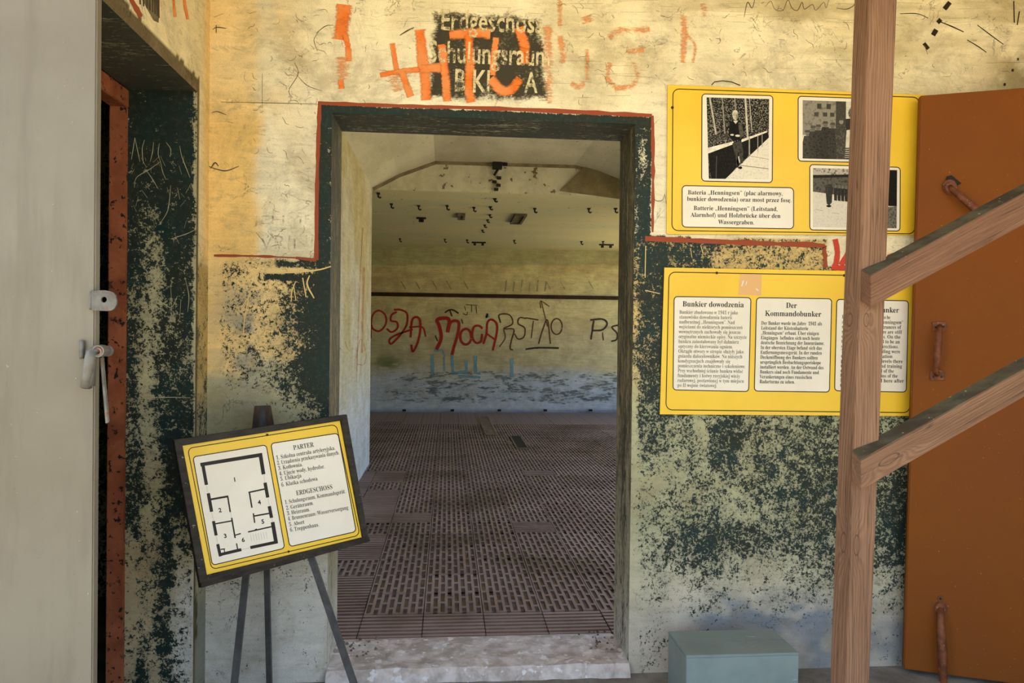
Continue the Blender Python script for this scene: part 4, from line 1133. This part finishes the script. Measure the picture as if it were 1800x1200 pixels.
def tone(g, speck=None, sc=120):
    k = (g, speck)
    if k not in TONE:
        a = lin(g, int(g * .965), int(g * .90))
        if speck is None: TONE[k] = m_plain('photo_tone', a, tuple(x * .72 for x in a), 40, .7, .15)
        else:
            b = lin(speck, int(speck * .965), int(speck * .9)); TONE[k] = m_plain('photo_tone', a, b, sc, .7, .15, det=6, lo=.50, hi=.60)
    return TONE[k]
class Photo:
    def __init__(s, quad, parent):
        s.q = [np.array(q, float) for q in quad]; s.v = []; s.f = []; s.mi = []; s.mats = []; s.k = 0; s.parent = parent
    def px(s, a, b):
        q = s.q; return (q[0] * (1 - a) + q[1] * a) * (1 - b) + (q[3] * (1 - a) + q[2] * a) * b
    def poly(s, pts, mat):
        if mat not in s.mats: s.mats.append(mat)
        s.k += 1; b = len(s.v)
        for a, c in pts:
            x, y = s.px(min(max(a, 0), 1), min(max(c, 0), 1)); s.v.append(pn(x, y, .0010 + s.k * .00003))
        s.f.append(tuple(range(b, b + len(pts)))); s.mi.append(s.mats.index(mat))
    def line(s, a, b, w, mat):
        a, b = np.array(a), np.array(b); d = b - a; n_ = np.array([-d[1], d[0]]) / np.hypot(*d) * w / 2
        s.poly([a + n_, b + n_, b - n_, a - n_], mat)
    def ell(s, cx, cy, rx, ry, mat): s.poly([(cx + rx * math.cos(t), cy + ry * math.sin(t)) for t in np.linspace(0, 2 * math.pi, 14, endpoint=False)], mat)
    def build(s):
        o = obj('photo_print', s.v, s.f, s.mats, s.parent); o.data.polygons.foreach_set('material_index', s.mi); o.data.update(); return o
FULL = [(0, 0), (1, 0), (1, 1), (0, 1)]
rs = random.Random(3)
# man on a footbridge
cd = print_card('photo_card', [(1234, 165), (1358.5, 168), (1357.5, 321), (1233.5, 318)], up, 6)
ph = Photo([(1242, 171), (1352, 174), (1351, 315), (1246, 314)], cd)
ph.poly(FULL, tone(14, 150, 200))
for x, w, g in ((.05, .028, 190), (.25, .02, 150), (.45, .018, 150), (.62, .03, 205), (.685, .012, 200)):
    ph.line((x, 0), (x + (.11 if x < .1 else .04), .56 if x != .685 else .42), w, tone(g))
ph.poly([(0, .47), (.3, .44), (.45, .47), (0, .60)], tone(40, 130, 260))
ph.poly([(.0, .70), (.44, .54), (.98, .40), (1, .5), (.52, .80), (.3, 1), (.04, 1)], tone(22, 34))
ph.poly([(1, .48), (1, 1), (.28, 1), (.56, .80), (.84, .60)], tone(226, 210))
ph.line((.52, .83), (1, .87), .008, tone(120)); ph.line((.66, .71), (1, .75), .006, tone(160))
ph.poly([(0, .62), (.42, .535), (.42, .57), (0, .69)], tone(240))
ph.poly([(.55, .51), (.97, .395), (.97, .415), (.55, .545)], tone(236))
for x, y0, y1 in ((.68, .48, .70), (.82, .45, .66), (.89, .43, .60)): ph.line((x, y0), (x, y1), .022 if x < .7 else .012, tone(170))
ph.line((.14, .72), (.12, 1), .012, tone(90))
ph.poly([(.40, .56), (.55, .52), (.58, .66), (.575, .80), (.52, .82), (.50, .66), (.46, .82), (.50, .88), (.44, .70)], tone(70, 40))
ph.poly([(.36, .30), (.43, .28), (.54, .28), (.585, .34), (.60, .46), (.55, .52), (.40, .52), (.34, .46)], tone(18, 30))
ph.poly([(.50, .30), (.56, .30), (.595, .46), (.53, .50)], tone(86, 50))
ph.ell(.455, .215, .044, .058, tone(196)); ph.poly([(.408, .215), (.412, .17), (.44, .148), (.485, .152), (.502, .185), (.47, .178), (.43, .188)], tone(222))
ph.poly([(.475, .20), (.498, .20), (.492, .245), (.47, .268), (.465, .24)], tone(140)); ph.line((.425, .212), (.445, .210), .006, tone(110)); ph.line((.458, .210), (.478, .212), .006, tone(100)); ph.line((.44, .247), (.462, .247), .005, tone(120))
ph.line((.452, .215), (.450, .232), .005, tone(140))
ph.poly([(.42, .28), (.46, .32), (.50, .28)], tone(230)); ph.ell(.40, .455, .03, .012, tone(220)); ph.ell(.49, .465, .04, .014, tone(220))
ph.line((.50, .72), (.52, .80), .02, tone(200)); ph.ell(.53, .86, .03, .018, tone(20))
ph.build()
# group of uniformed men in front of a building
cd = print_card('photo_card', [(1403, 169), (1546, 174), (1544, 286), (1403, 283)], up, 6)
ph = Photo([(1411, 176), (1538, 180), (1537, 281), (1411, 278.5)], cd)
ph.poly(FULL, tone(214, 198))
ph.poly([(0, 0), (.58, 0), (.58, .5), (0, .6)], tone(140, 112, 60))
ph.poly([(.46, 0), (.60, 0), (.60, .46), (.46, .46)], tone(66, 80))
for x in (.2, .33): ph.poly([(x, .05), (x + .06, .05), (x + .06, .14), (x, .14)], tone(74))
for x in (.16, .28, .38): ph.poly([(x, .2), (x + .06, .2), (x + .06, .27), (x, .27)], tone(74))
ph.ell(.72, .2, .09, .12, tone(80, 120)); ph.poly([(.6, .3), (.74, .28), (.74, .46), (.6, .5)], tone(56))
ph.poly([(.56, .50), (1, .46), (1, .76), (.56, .80)], tone(222))
ph.poly([(0, .95), (.2, .86), (1, .74), (1, 1), (0, 1)], tone(60, 90))
for k in range(6): ph.line((.42 + .02 * k, .80 + k * .034), (1, .78 + k * .034), .012, tone(206))
for x, h_ in ((.05, .52), (.13, .44), (.2, .42), (.30, .36), (.40, .38)):
    ph.poly([(x - .05, 1), (x - .055, h_ + .2), (x - .03, h_ + .09), (x + .06, h_ + .09), (x + .09, h_ + .22), (x + .08, 1)], tone(58 + int(60 * abs(.3 - x)), 40)); ph.ell(x + .015, h_ + .05, .03, .045, tone(120)); ph.poly([(x - .025, h_ + .03), (x - .01, h_ - .01), (x + .045, h_ - .01), (x + .055, h_ + .03)], tone(84))
ph.poly([(.47, 1), (.46, .66), (.44, .52), (.49, .40), (.57, .40), (.61, .5), (.60, .7), (.585, 1)], tone(66, 92)); ph.ell(.535, .35, .03, .045, tone(150)); ph.poly([(.50, .33), (.51, .28), (.56, .28), (.575, .325)], tone(84))
ph.build()
# officer in front of a row
cd = print_card('photo_card', [(1423.5, 289), (1582.5, 294), (1582, 406), (1423.5, 404)], up, 6)
ph = Photo([(1429, 295), (1577, 299), (1576, 401), (1429, 399)], cd)
ph.poly(FULL, tone(214, 200))
ph.poly([(0, 0), (1, 0), (1, .48), (.7, .52), (.0, .40)], tone(92, 60, 90))
ph.poly([(0, 0), (1, 0), (1, .06), (0, .12)], tone(180, 90, 80)); ph.poly([(0, .12), (1, .06), (1, .10), (0, .17)], tone(40))
for k in range(17):
    x = .27 + k * .042; y = .27 + .004 * k
    ph.poly([(x - .018, y + .27), (x - .02, y + .06), (x + .02, y + .06), (x + .018, y + .28)], tone(44, 60)); ph.ell(x, y + .035, .013, .028, tone(120))
ph.poly([(.90, .0), (1, .0), (1, .62), (.9, .62)], tone(26)); ph.poly([(.88, .64), (1, .62), (1, 1), (.88, 1)], tone(110, 70))
ph.poly([(.165, .60), (.155, .44), (.145, .32), (.18, .27), (.22, .27), (.245, .34), (.23, .44), (.225, .58), (.20, .62), (.185, .62)], tone(52, 70)); ph.ell(.20, .235, .022, .035, tone(96))
ph.ell(.19, .64, .03, .02, tone(36))
for k in range(4): ph.line((.03 + .2 * k, .70 + .05 * (k % 3)), (.12 + .2 * k, .72 + .05 * (k % 3)), .008, tone(170))
ph.build()
tube('hanging_wire', [at(1251, 149, 2.99), at(1256, 144, 2.985), at(1270, 142, 2.982), at(1286, 144, 2.983), at(1301, 150, 2.99)], .002, m_plain('wire_dark', lin(60, 54, 46), rough=.5, metal=.6), up, 6)

# ---- lower board with texts
lo = board('text_board', [(1168, 470), (1611, 478), (1601, 731), (1160, 728)], 'yellow board with three white text cards, below the photograph board')
outline(rrect([(1176, 478), (1606, 486), (1599, 725), (1170.5, 720)], 11), 1.6, lo, pn)
disc('screw', 1260, 479.5, 2.4, lo, pn, .0003, .003, M_SCREW); disc('screw', 1484, 484, 2.4, lo, pn, .0003, .003, M_SCREW)
n = N('brown_parcel_tape'); M_TAPE = n.done(lin(222, 172, 110), .3, .5)
tp = obj('parcel_tape', [pn(x, y, .0009) for x, y in ((1301, 482), (1339, 483), (1338, 519), (1298, 518))], [(0, 1, 2, 3)], M_TAPE, lo)
for s, w in (([(1307, 493), (1304, 503)], 2), ([(1313, 494), (1311, 501)], 1.5), ([(1329, 507), (1333, 511)], 2)):
    p = Paint(pn); p.stroke(s, w, lift=.0014); p.build('tape_tear', M_CARD, tp)
print_card('text_card', [(1185, 521), (1320, 523), (1316, 688), (1183, 685)], lo, 6)
print_card('text_card', [(1330, 523), (1462, 525), (1458, 689), (1326, 687)], lo, 6)
print_card('text_card', [(1471, 526), (1597, 528.5), (1593, 689), (1467, 686.5)], lo, 6)
U2 = (.03, -1)
for hs in ([('Bunkier dowodzenia', (1199.5, 538.5), (1307.5, 540))], [('Der', (1381.5, 541), (1400.5, 541.3)), ('Kommandobunker', (1344.5, 555), (1443.5, 556.5))],
           [('Command bunker', (1487, 548), (1580, 549.5))]):
    t = Lettering(pn)
    for s, a, b in hs: t.line(s, a, b, 9.6, U2, lift=.0010)
    t.build('heading_text', M_INK, lo)
PL = [('Bunkier zbudowano w 1941 r jako', 103), ('stanowisko dowodzenia baterii', 93), ('nadbrzeżnej „Henningsen”. Nad', 98), ('wejściami do niektórych pomieszczeń', 112), ('wewnętrznych zachowały się jeszcze', 109), ('oryginalne niemieckie opisy. Na szczycie', 120),
      ('bunkra zainstalowany był dalmierz', 106), ('optyczny do kierowania ogniem.', 96), ('Okrągłe otwory w stropie służyły jako', 115), ('gniazda dalocelowników. Na niższych', 113), ('kondygnacjach znajdowały się', 92), ('pomieszczenia techniczne i szkoleniowe.', 119),
      ('Przy wschodniej ścianie bunkra widać', 115), ('fundamenty i kotwy rosyjskiej wieży', 110), ('radarowej, postawionej w tym miejscu', 117), ('po II wojnie światowej.', 70)]
t = Lettering(pn)
for i, (s, w) in enumerate(PL):
    x, y = 1194 - i * .235, 551.2 + i * 8.56; t.line(s, (x, y), (x + w, y + w * .012), 6.3, U2, lift=.0010)
t.build('polish_text', M_INKF, lo, label='faded Polish text')
DE = [('Der Bunker wurde im Jahre  1941 als', 107), ('Leitstand der Küstenbatterie', 83), ('„Henningsen“ erbaut. Über einigen', 102), ('Eingängen  befinden sich noch heute', 104), ('deutsche Bezeichnung der Innenräume.', 112), ('In der obersten Etage befand sich das', 108), ('Entfernungsmessgerät. In der runden', 108),
      ('Deckenöffnung des Bunkers sollten', 101), ('ursprünglich Beobachtungsperiskope', 107), ('installiert werden. An der Ostwand des', 112), ('Bunkers sind noch Fundamente und', 104), ('Verankerungen eines russischen', 92), ('Radarturms zu sehen.', 62)]
t = Lettering(pn)
for i, (s, w) in enumerate(DE):
    x, y = 1338 - i * .24, 570.5 + i * 8.57; t.line(s, (x, y), (x + w, y + w * .012), 6.4, U2, lift=.0010)
t.build('german_text', M_INK, lo)
EN = [('Bunker was built in 1941 to be', 85), ('a command post of „Henningsen“', 108), ('shore battery. Over entrances of', 104), ('some of the rooms there are still', 106), ('original German signs. On the', 104), ('top there was supposed to be an', 103), ('optical finder for fire directions.', 101), ('The round holes in ceiling were', 104), ('originally for observation', 91),
      ('periscopes. On lower levels there', 109), ('used to be technical and training', 108), ('rooms. At the east wall of the', 94), ('bunker there are remains of the', 101), ('Radar tower erected here after', 112), ('the war.', 28)]
t = Lettering(pn)
for i, (s, w) in enumerate(EN):
    x, y = 1480 - i * .25, 559.5 + i * 8.57; t.line(s, (x, y), (x + w, y + w * .012), 6.4, U2, lift=.0010)
t.build('english_text', M_INK, lo)

# ================================================================== FLOOR PLAN SIGN ON THE EASEL
q = [(306, 773), (610, 728), (648, 946), (352, 1027)]
D_ = np.array([ray(*c) for c in q]); l_ = np.linalg.solve(np.stack([-D_[1], D_[2], -D_[3]], 1), -D_[0]); l_ = np.r_[1, l_] * 2.4
SQ = EYE + D_ * l_[:, None]
SN = np.cross(SQ[3] - SQ[0], SQ[1] - SQ[0]); SN /= np.linalg.norm(SN)
if SN[1] > 0: SN = -SN
def sg(x, y, l): return onplane(x, y, SQ[0] + SN * (l - .010), SN)
M_FRAME = m_plain('dark_weathered_frame', lin(58, 52, 46), lin(40, 36, 33), 16, .75, .3, stretch=(1, 1, 3), speck=lin(140, 132, 120), speck_sc=60, speck_lo=.68, speck_hi=.72, bump=.3)
sb = (SQ[2] + SQ[3]) / 2
sign = root('floor_plan_sign', tuple(sb), 'tilted yellow floor plan sign in a dark frame on the easel', 'sign')
inner = [(321, 783), (599.5, 739), (638, 944.5), (364, 1011)]
slab('board', [sg(*c, 0) for c in inner], -SN * .006, M_YEL, sign)
for i in range(4):
    a, b = q[i], q[(i + 1) % 4]; ia, ib = inner[i], inner[(i + 1) % 4]
    grain(slab('frame_bar', [sg(*a, .010), sg(*b, .010), sg(*ib, .010), sg(*ia, .010)], -SN * .024, M_FRAME, sign, .0015), (1, 0, 0), (0, 0, 1))
slab('ledge', [sg(353, 1024, .012), sg(649, 943, .012), sg(651, 951, .026), sg(354, 1033, .026)], -V(0, 0, .004) - SN * .03, M_FRAME, sign, .001)
def cz(x, y): return (300 + x / 3.75, 720 + y / 3.75)
outline(rrect([cz(112, 254), cz(1092, 96), cz(1247, 826), cz(270, 1052)], 9), 1.5, sign, sg)
print_card('plan_card', [cz(147, 310), cz(630, 231), cz(752, 912), cz(275, 1024)], sign, 6, sg)
print_card('legend_card', [cz(660, 222), cz(1103, 154), cz(1223, 802), cz(785, 902)], sign, 6, sg)
p = Paint(sg)
for a, b, w in [((196, 362), (600, 296), 24), ((210, 350), (236, 495), 22), ((590, 286), (612, 425), 25), ((622, 480), (640, 578), 22), ((628, 520), (513, 545), 10), ((518, 540), (536, 645), 10), ((248, 550), (270, 672), 22), ((255, 592), (380, 570), 13), ((375, 566), (393, 674), 10),
                ((282, 733), (300, 828), 20), ((290, 752), (407, 731), 9), ((402, 712), (425, 845), 10), ((425, 826), (463, 815), 8), ((650, 635), (665, 712), 22), ((550, 700), (652, 682), 10), ((545, 682), (554, 745), 9), ((672, 740), (695, 876), 25), ((510, 805), (677, 767), 9),
                ((560, 785), (566, 795), 14), ((525, 908), (706, 870), 20), ((310, 885), (328, 966), 20), ((318, 956), (466, 921), 20), ((434, 880), (443, 926), 8), ((330, 920), (358, 916), 7), ((352, 916), (356, 940), 6)]:
    p.stroke([cz(*a), cz(*b)], w / 3.75, curve=False, lift=.0009)
p.build('plan_walls', M_INK, sign)
M_PALEINK = m_plain('pale_grey_ink', lin(198, 192, 184))
for k in range(7):
    p = Paint(sg); p.stroke([cz(525 + k * 17, 820 - k * 3), cz(535 + k * 17, 868 - k * 3)], .7, curve=False, lift=.0009); p.build('stair_line', M_PALEINK, sign)
for a, b in (((236, 500), (246, 548)), ((270, 675), (282, 732)), ((614, 428), (622, 478)), ((642, 580), (650, 634)), ((666, 714), (672, 740)), ((300, 830), (310, 884)), ((466, 922), (524, 908)), ((394, 675), (402, 712))):
    p = Paint(sg); p.stroke([cz(*a), cz(*b)], .8, curve=False, lift=.0009); p.build('window_line', M_PALEINK, sign)
US = np.array([-44, -254.]); US /= np.linalg.norm(US)
for c, x, y in (('1', 414, 474), ('2', 318, 676), ('3', 352, 845), ('4', 577, 624), ('5', 600, 751), ('6', 470, 872)):
    t = Lettering(sg); t.line(c, cz(x, y), cz(x + 20, y - 3), 7.2, US, False, .03, .0010); t.build('room_number', M_INK, sign)
LEG = []
M_GINK = m_plain('grey_ink', lin(74, 66, 60))
for s, a, b, h in [('PARTER', (810, 265), (945, 243), 8.2), ('1. Szkolna centrala artyleryjska.', (697, 328), (1087, 262), 7), ('2. Urządzenia przekazywania danych.', (703, 363), (1113, 293), 7), ('3. Kotłownia.', (710, 398), (872, 371), 7), ('4. Ujęcie wody, hydrofor.', (717, 434), (1018, 384), 7),
                   ('5. Ubikacja', (724, 469), (864, 444), 7), ('6. Klatka schodowa', (730, 507), (970, 465), 7), ('ERDGESCHOSS', (829, 564), (1069, 521), 8.2), ('1. Schulungsraum, Kommandogerät.', (754, 622), (1155, 548), 7), ('2. Geräteraum.', (762, 660), (944, 624), 7), ('3. Heizraum.', (768, 695), (920, 667), 7),
                   ('4. Brunnenraum /Wasserversorgung', (774, 731), (1172, 655), 7), ('5. Abort', (781, 768), (883, 750), 7), ('6. Treppenhaus.', (788, 804), (980, 767), 7)]:
    t = Lettering(sg); t.line(s, cz(*a), cz(*b), h, US, lift=.0010); t.build('legend_heading' if h > 8 else 'legend_line', M_GINK, sign)
disc('screw', *cz(637, 165), 2.2, sign, sg, .0003, .003, M_SCREW); disc('screw', *cz(778, 934), 2.0, sign, sg, .0003, .003, M_SCREW)

# ---- easel
M_EASEL = m_plain('dark_grey_tube', lin(74, 72, 72), lin(54, 52, 52), 12, .5, .4, .2)
M_EWOOD = m_plain('dark_brown_wood', lin(78, 62, 50), lin(54, 42, 34), 22, .75, .3, stretch=(3, 3, .5))
AP = at(463, 728, 2.86)
easel = root('display_easel', tuple(V(AP[0], AP[1], 0)), 'dark three legged easel carrying the floor plan sign', 'easel')
def bar(name, a, b, w, d, mat, parent):
    a, b = np.asarray(a), np.asarray(b); t_ = (b - a) / np.linalg.norm(b - a)
    s = np.cross(t_, V(0, 1, 0)); s /= np.linalg.norm(s); f = np.cross(s, t_)
    qd = [a - s * w / 2 - f * d / 2, a + s * w / 2 - f * d / 2, b + s * w / 2 - f * d / 2, b - s * w / 2 - f * d / 2]
    return slab(name, qd, f * d, mat, parent, .0015)
F1, F3, F2 = atz(401, 1302, 0), atz(652, 1290, 0), atz(474, 1222, 0)
bar('leg', at(462, 738, 2.875), F1, .022, .022, M_EASEL, easel)
bar('leg', at(466, 738, 2.875), F3, .022, .022, M_EASEL, easel)
bar('leg', at(463, 738, 2.90), F2, .020, .020, M_EASEL, easel)
fix(obj('top_block', [at(x, y, Y) for Y in (2.845, 2.915) for x, y in ((442, 762), (484, 758), (476, 712), (447, 713))], BOXF, M_EWOOD, easel), .002)
slab('top_slat', [at(x, y, 2.842) for x, y in ((455, 762), (468, 760), (465, 713), (458, 713))], V(0, .004, 0), M_EASEL, easel, .001)

# ================================================================== WOODEN RAILING
def gz(x, y, Y): return at(x, y, Y)
kp = at(1523, 562, 2.02); kp2 = at(1506, 958, 2.02)
def acr(pt, al, ac):
    th = np.cross(al, ac); return (float(pt @ al), float(pt @ ac + .8 * (pt @ th)))
W1, W2, W3 = lin(152, 114, 88, .74), lin(114, 80, 58, .74), lin(172, 136, 108, .74)
pal, pac = V(0, 0, 1), V(1, 0, 0)
k1, k2 = acr(kp, pal, pac), acr(kp2, pal, pac)
M_POST = m_wood('weathered_post_timber', W1, W2, W3, [(*k1, 4.5, .045, .020), (*k2, 3.5, .07, .022)], 120)
pr = at(1505, 1185, 2.05)
railing = root('wooden_railing', (float(pr[0]) - .02, 2.05, 0), 'weathered timber railing post with two sloping rails in front of the brown door', 'railing')
tl, tr, bl, br = at(1528, 0, 2.02), at(1577, 0, 2.02), at(1485, 1200, 2.02), at(1528, 1200, 2.02)
def ext(a, b, z): return a + (b - a) * ((z - a[2]) / (b[2] - a[2]))
q = [ext(tl, bl, .0), ext(tr, br, .0), ext(tr, br, 2.75), ext(tl, bl, 2.75)]
grain(slab('post', q, V(-.006, .07, 0), M_POST, railing, .002), pal, pac)
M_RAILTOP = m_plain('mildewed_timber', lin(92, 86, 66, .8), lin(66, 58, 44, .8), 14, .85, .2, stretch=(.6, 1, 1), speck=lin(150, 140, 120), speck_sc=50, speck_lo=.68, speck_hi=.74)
def rail(pt0, pb0, pt1, pb1, Y0, Y1, mat_fn):
    a, b, c, d = at(*pt0, Y0), at(*pt1, Y1), at(*pb1, Y1), at(*pb0, Y0)
    al = (b - a) / np.linalg.norm(b - a); ac = (d - a) - al * np.dot(d - a, al); ac /= np.linalg.norm(ac)
    o = slab('rail', [a, b, c, d], V(-.002, .044, .020), mat_fn(al, ac), railing, .0015)
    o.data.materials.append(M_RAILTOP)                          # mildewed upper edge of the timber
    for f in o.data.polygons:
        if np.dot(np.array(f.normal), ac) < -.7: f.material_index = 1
    return grain(o, al, ac)
def mr1(al, ac): return m_wood('weathered_rail_timber', lin(140, 100, 76, .78), lin(108, 74, 54, .78), lin(162, 124, 98, .78), [], 110)
def mr2(al, ac):
    k = at(1568, 812, 1.985)
    return m_wood('knotty_rail_timber', W1, W2, W3, [(*acr(k, al, ac), 7.0, .09, .026)], 130)
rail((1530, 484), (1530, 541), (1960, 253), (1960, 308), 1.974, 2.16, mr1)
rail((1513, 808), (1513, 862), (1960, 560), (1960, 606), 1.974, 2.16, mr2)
ex_ = at(1945, 600, 2.2)
grain(slab('post', [(ex_[0], 2.20, 0), (ex_[0] + .07, 2.20, 0), (ex_[0] + .07, 2.20, 2.6), (ex_[0], 2.20, 2.6)], V(0, .07, 0), M_POST, railing, .002), pal, pac)

# ================================================================== METAL BOX
n = N('grey_green_metal')
c = n.mix(n.ramp(n.noise(6, 5, .6), .35, .65), lin(138, 152, 148, .85), lin(126, 140, 138, .85))
c = n.mix(n.ramp(n.noise(30, 4, .6, stretch=(.5, 1, 1)), .66, .74, 0, .55), c, lin(196, 202, 202, .9))
M_BOX = n.done(c, .45, .45)
bx0, bx1, by0, by1 = .879, 1.307, 2.618, 2.842
mb = root('metal_box', ((bx0 + bx1) / 2, (by0 + by1) / 2, 0), 'grey green metal box on the floor below the text board', 'box')
box('body', (bx0 + .001, bx1 - .001, by0 + .001, by1 - .003, .0, .229), M_BOX, mb, .002)
box('lid', (bx0, bx1, by0, by0 + .120, .2285, .237), M_BOX, mb, .002)
box('lid', (bx0, bx1, by0 + .1215, by1, .2285, .2365), M_BOX, mb, .002)

# ================================================================== HALL FITTINGS
M_IRON = m_plain('black_iron', lin(40, 34, 28), lin(28, 24, 20), 30, .7, .3)
ORD = ('first', 'second', 'third', 'fourth', 'fifth', 'sixth', 'seventh', 'eighth')
def hook(x, y, k, label):
    P = atz(x, y, ZH - .001); s = .022; k *= .55
    r_ = root('ceiling_hook', tuple(P), label, 'hook', 'iron hooks on the hall ceiling')
    box('base_plate', (P[0] - s * .8, P[0] + s * .8, P[1] - s, P[1] + s, ZH - .014, ZH), M_IRON, r_)
    tube('shank', [(P[0], P[1], ZH - .012), (P[0], P[1], ZH - .06 * k), (P[0] + .018, P[1], ZH - .075 * k), (P[0] + .03, P[1], ZH - .06 * k)], .010, M_IRON, r_, 6)
for (x, y) in [(665, 339), (688, 358), (736, 361), (786, 361), (833, 364), (940, 366), (1035, 366), (1082, 366)]:
    hook(x, y, 1.3, '%s iron hook from the left in the front row on the hall ceiling' % ORD[[665, 688, 736, 786, 833, 940, 1035, 1082].index(x)])
for (x, y) in [(703, 419), (782, 420), (821, 421), (904, 422), (1022, 424), (1060, 424)]:
    hook(x, y, 1.3, '%s iron hook from the left in the rear row on the hall ceiling' % ORD[[703, 782, 821, 904, 1022, 1060].index(x)])
for (x, y) in [(876, 314), (870, 320), (877, 326), (873, 337.5), (870, 349), (862, 363), (861, 377), (857, 386), (852, 395), (848, 404)]:
    if y > 338: hook(x, y, .9, '%s iron hook from the vault in the crack line across the hall ceiling' % ORD[[870, 862, 861, 857, 852, 848].index(x)])
def rack(x0, x1, y, label):
    A_, B_ = atz(x0, y, ZH - .001), atz(x1, y, ZH - .001)
    r_ = root('ceiling_bracket', tuple((A_ + B_) / 2), label, 'bracket', 'iron brackets on the hall ceiling')
    yy = (A_[1] + B_[1]) / 2
    box('bar', (A_[0], B_[0], yy - .02, yy + .02, ZH - .022, ZH - .001), M_IRON, r_)
    for X in (A_[0] + .05, B_[0] - .05): box('peg', (X - .02, X + .02, yy - .02, yy + .02, ZH - .06, ZH - .022), M_IRON, r_)
rack(732, 749, 382, 'iron bracket with two pegs on the left of the hall ceiling')
rack(829, 854, 425, 'iron bracket with two pegs at the rear middle of the hall ceiling')
rack(1053, 1079, 429, 'iron bracket with two pegs at the rear right of the hall ceiling')
M_HATCH = m_plain('dull_hatch', lin(126, 116, 90, .8), lin(96, 88, 66, .8), 9, .9, .2)
def hatch(x0, x1, y0, y1, label):
    A_, B_, C_, D2 = atz(x0, y0, ZH), atz(x1, y0, ZH), atz(x1, y1, ZH), atz(x0, y1, ZH)
    X0, X1, Y0, Y1 = A_[0], B_[0], A_[1], C_[1]
    r_ = root('ceiling_hatch', ((X0 + X1) / 2, (Y0 + Y1) / 2, ZH - .02), label, 'hatch')
    box('cover', (X0, X1, Y0, Y1, ZH - .014, ZH - .001), M_HATCH, r_)
    e_ = .03
    for b_ in ((X0, X0 + e_, Y0, Y1), (X1 - e_, X1, Y0, Y1), (X0 + e_, X1 - e_, Y0, Y0 + e_), (X0 + e_, X1 - e_, Y1 - e_, Y1)): box('frame_bar', (*b_, ZH - .03, ZH - .014), M_HATCH, r_)
hatch(805, 818, 374, 383, 'smaller square cover on the hall ceiling, left of the crack line')
hatch(905, 927, 375, 391, 'larger square cover on the hall ceiling, right of the crack line')
# iron fixing where the vault meets the hall
jb = at(874, 292, YM - .02)
fx_ = root('iron_fixing', tuple(jb), 'black iron fixing hanging at the middle of the vault edge', 'bracket')
box('block', (jb[0] - .05, jb[0] + .05, YM - .06, YM - .002, jb[2] - .035, jb[2] + .04), M_IRON, fx_, .004)
tube('arm', [(jb[0] + .01, YM - .03, jb[2] - .03), (jb[0] - .03, YM - .04, jb[2] - .10)], .014, M_IRON, fx_, 6)
for k, (x, y) in enumerate([(888, 289), (877, 313), (869, 320), (876, 326), (872, 333)]):
    P_ = at(x, y, YM - .01); box('bolt', (P_[0] - .022, P_[0] + .022, YM - .04, YM - .002, P_[2] - .014, P_[2] + .014), M_IRON, fx_, .002)
# floor pits in the hall
def pit(px, label, name, mat, h=.006):
    P_ = [atz(*c, .036) for c in px]
    c_ = np.mean(P_, 0)
    r_ = root(name, (c_[0], c_[1], .034), label, 'hatch')
    slab('plate', [p + V(0, 0, h) for p in P_], V(0, 0, -h), mat, r_)
    for i in range(4):
        a, b = P_[i], P_[(i + 1) % 4]; n_ = np.cross(b - a, V(0, 0, 1)); n_ /= np.linalg.norm(n_)
        slab('rim', [a + V(0, 0, h + .004), b + V(0, 0, h + .004), b - n_ * .02 + V(0, 0, h + .004), a - n_ * .02 + V(0, 0, h + .004)], V(0, 0, -h - .004), M_EDGE, r_)
pit([(898, 767), (914, 767), (927, 788), (910, 788)], 'dark narrow hatch sunk in the hall floor', 'floor_hatch', M_DARK)
pit([(842, 733), (856, 733), (872, 765), (856, 765)], 'pale channel cover in the hall floor near the back wall', 'channel_cover', m_plain('channel_lid', lin(130, 116, 104), lin(90, 78, 70), 8))
# row of small pegs along the foot of the back wall
for k, x in enumerate((711, 795, 877, 957, 1036)):
    P_ = at(x, 722, YB)
    r_ = root('wall_peg', (P_[0], YB - .02, P_[2]), '%s iron peg from the left at the foot of the hall back wall' % ORD[k], 'peg', 'pegs along the foot of the back wall')
    tube('pin', [(P_[0], YB, P_[2]), (P_[0], YB - .10, P_[2] + .02)], .012, M_IRON, r_, 6)
    box('head', (P_[0] - .03, P_[0] + .03, YB - .12, YB - .09, P_[2] + .005, P_[2] + .04), M_IRON, r_)
# rubble at the ends of the sill
M_RUB = m_plain('rubble', lin(120, 108, 100), lin(70, 62, 56), 40, .9, .2)
rs = random.Random(9)
vs, fs = [], []
for k in range(70):
    sd = rs.random() < .6
    x = rs.uniform(DX0 + .01, DX0 + .18) if not sd else rs.uniform(DX1 - .16, DX1 - .01); y = rs.uniform(YR - .16, YR + .05); s = rs.uniform(.003, .010)
    b = len(vs); z = ZS - .004
    for a in range(5): vs.append((x + s * math.cos(a * 1.256) * rs.uniform(.7, 1.3), y + s * math.sin(a * 1.256) * rs.uniform(.7, 1.3), z))
    vs.append((x, y, z + s * 1.3)); fs += [(b + a, b + (a + 1) % 5, b + 5) for a in range(5)]
obj('rubble', vs, fs, M_RUB, None, kind='stuff', label='loose crumbs of plaster on the doorway sill', cat='rubble')
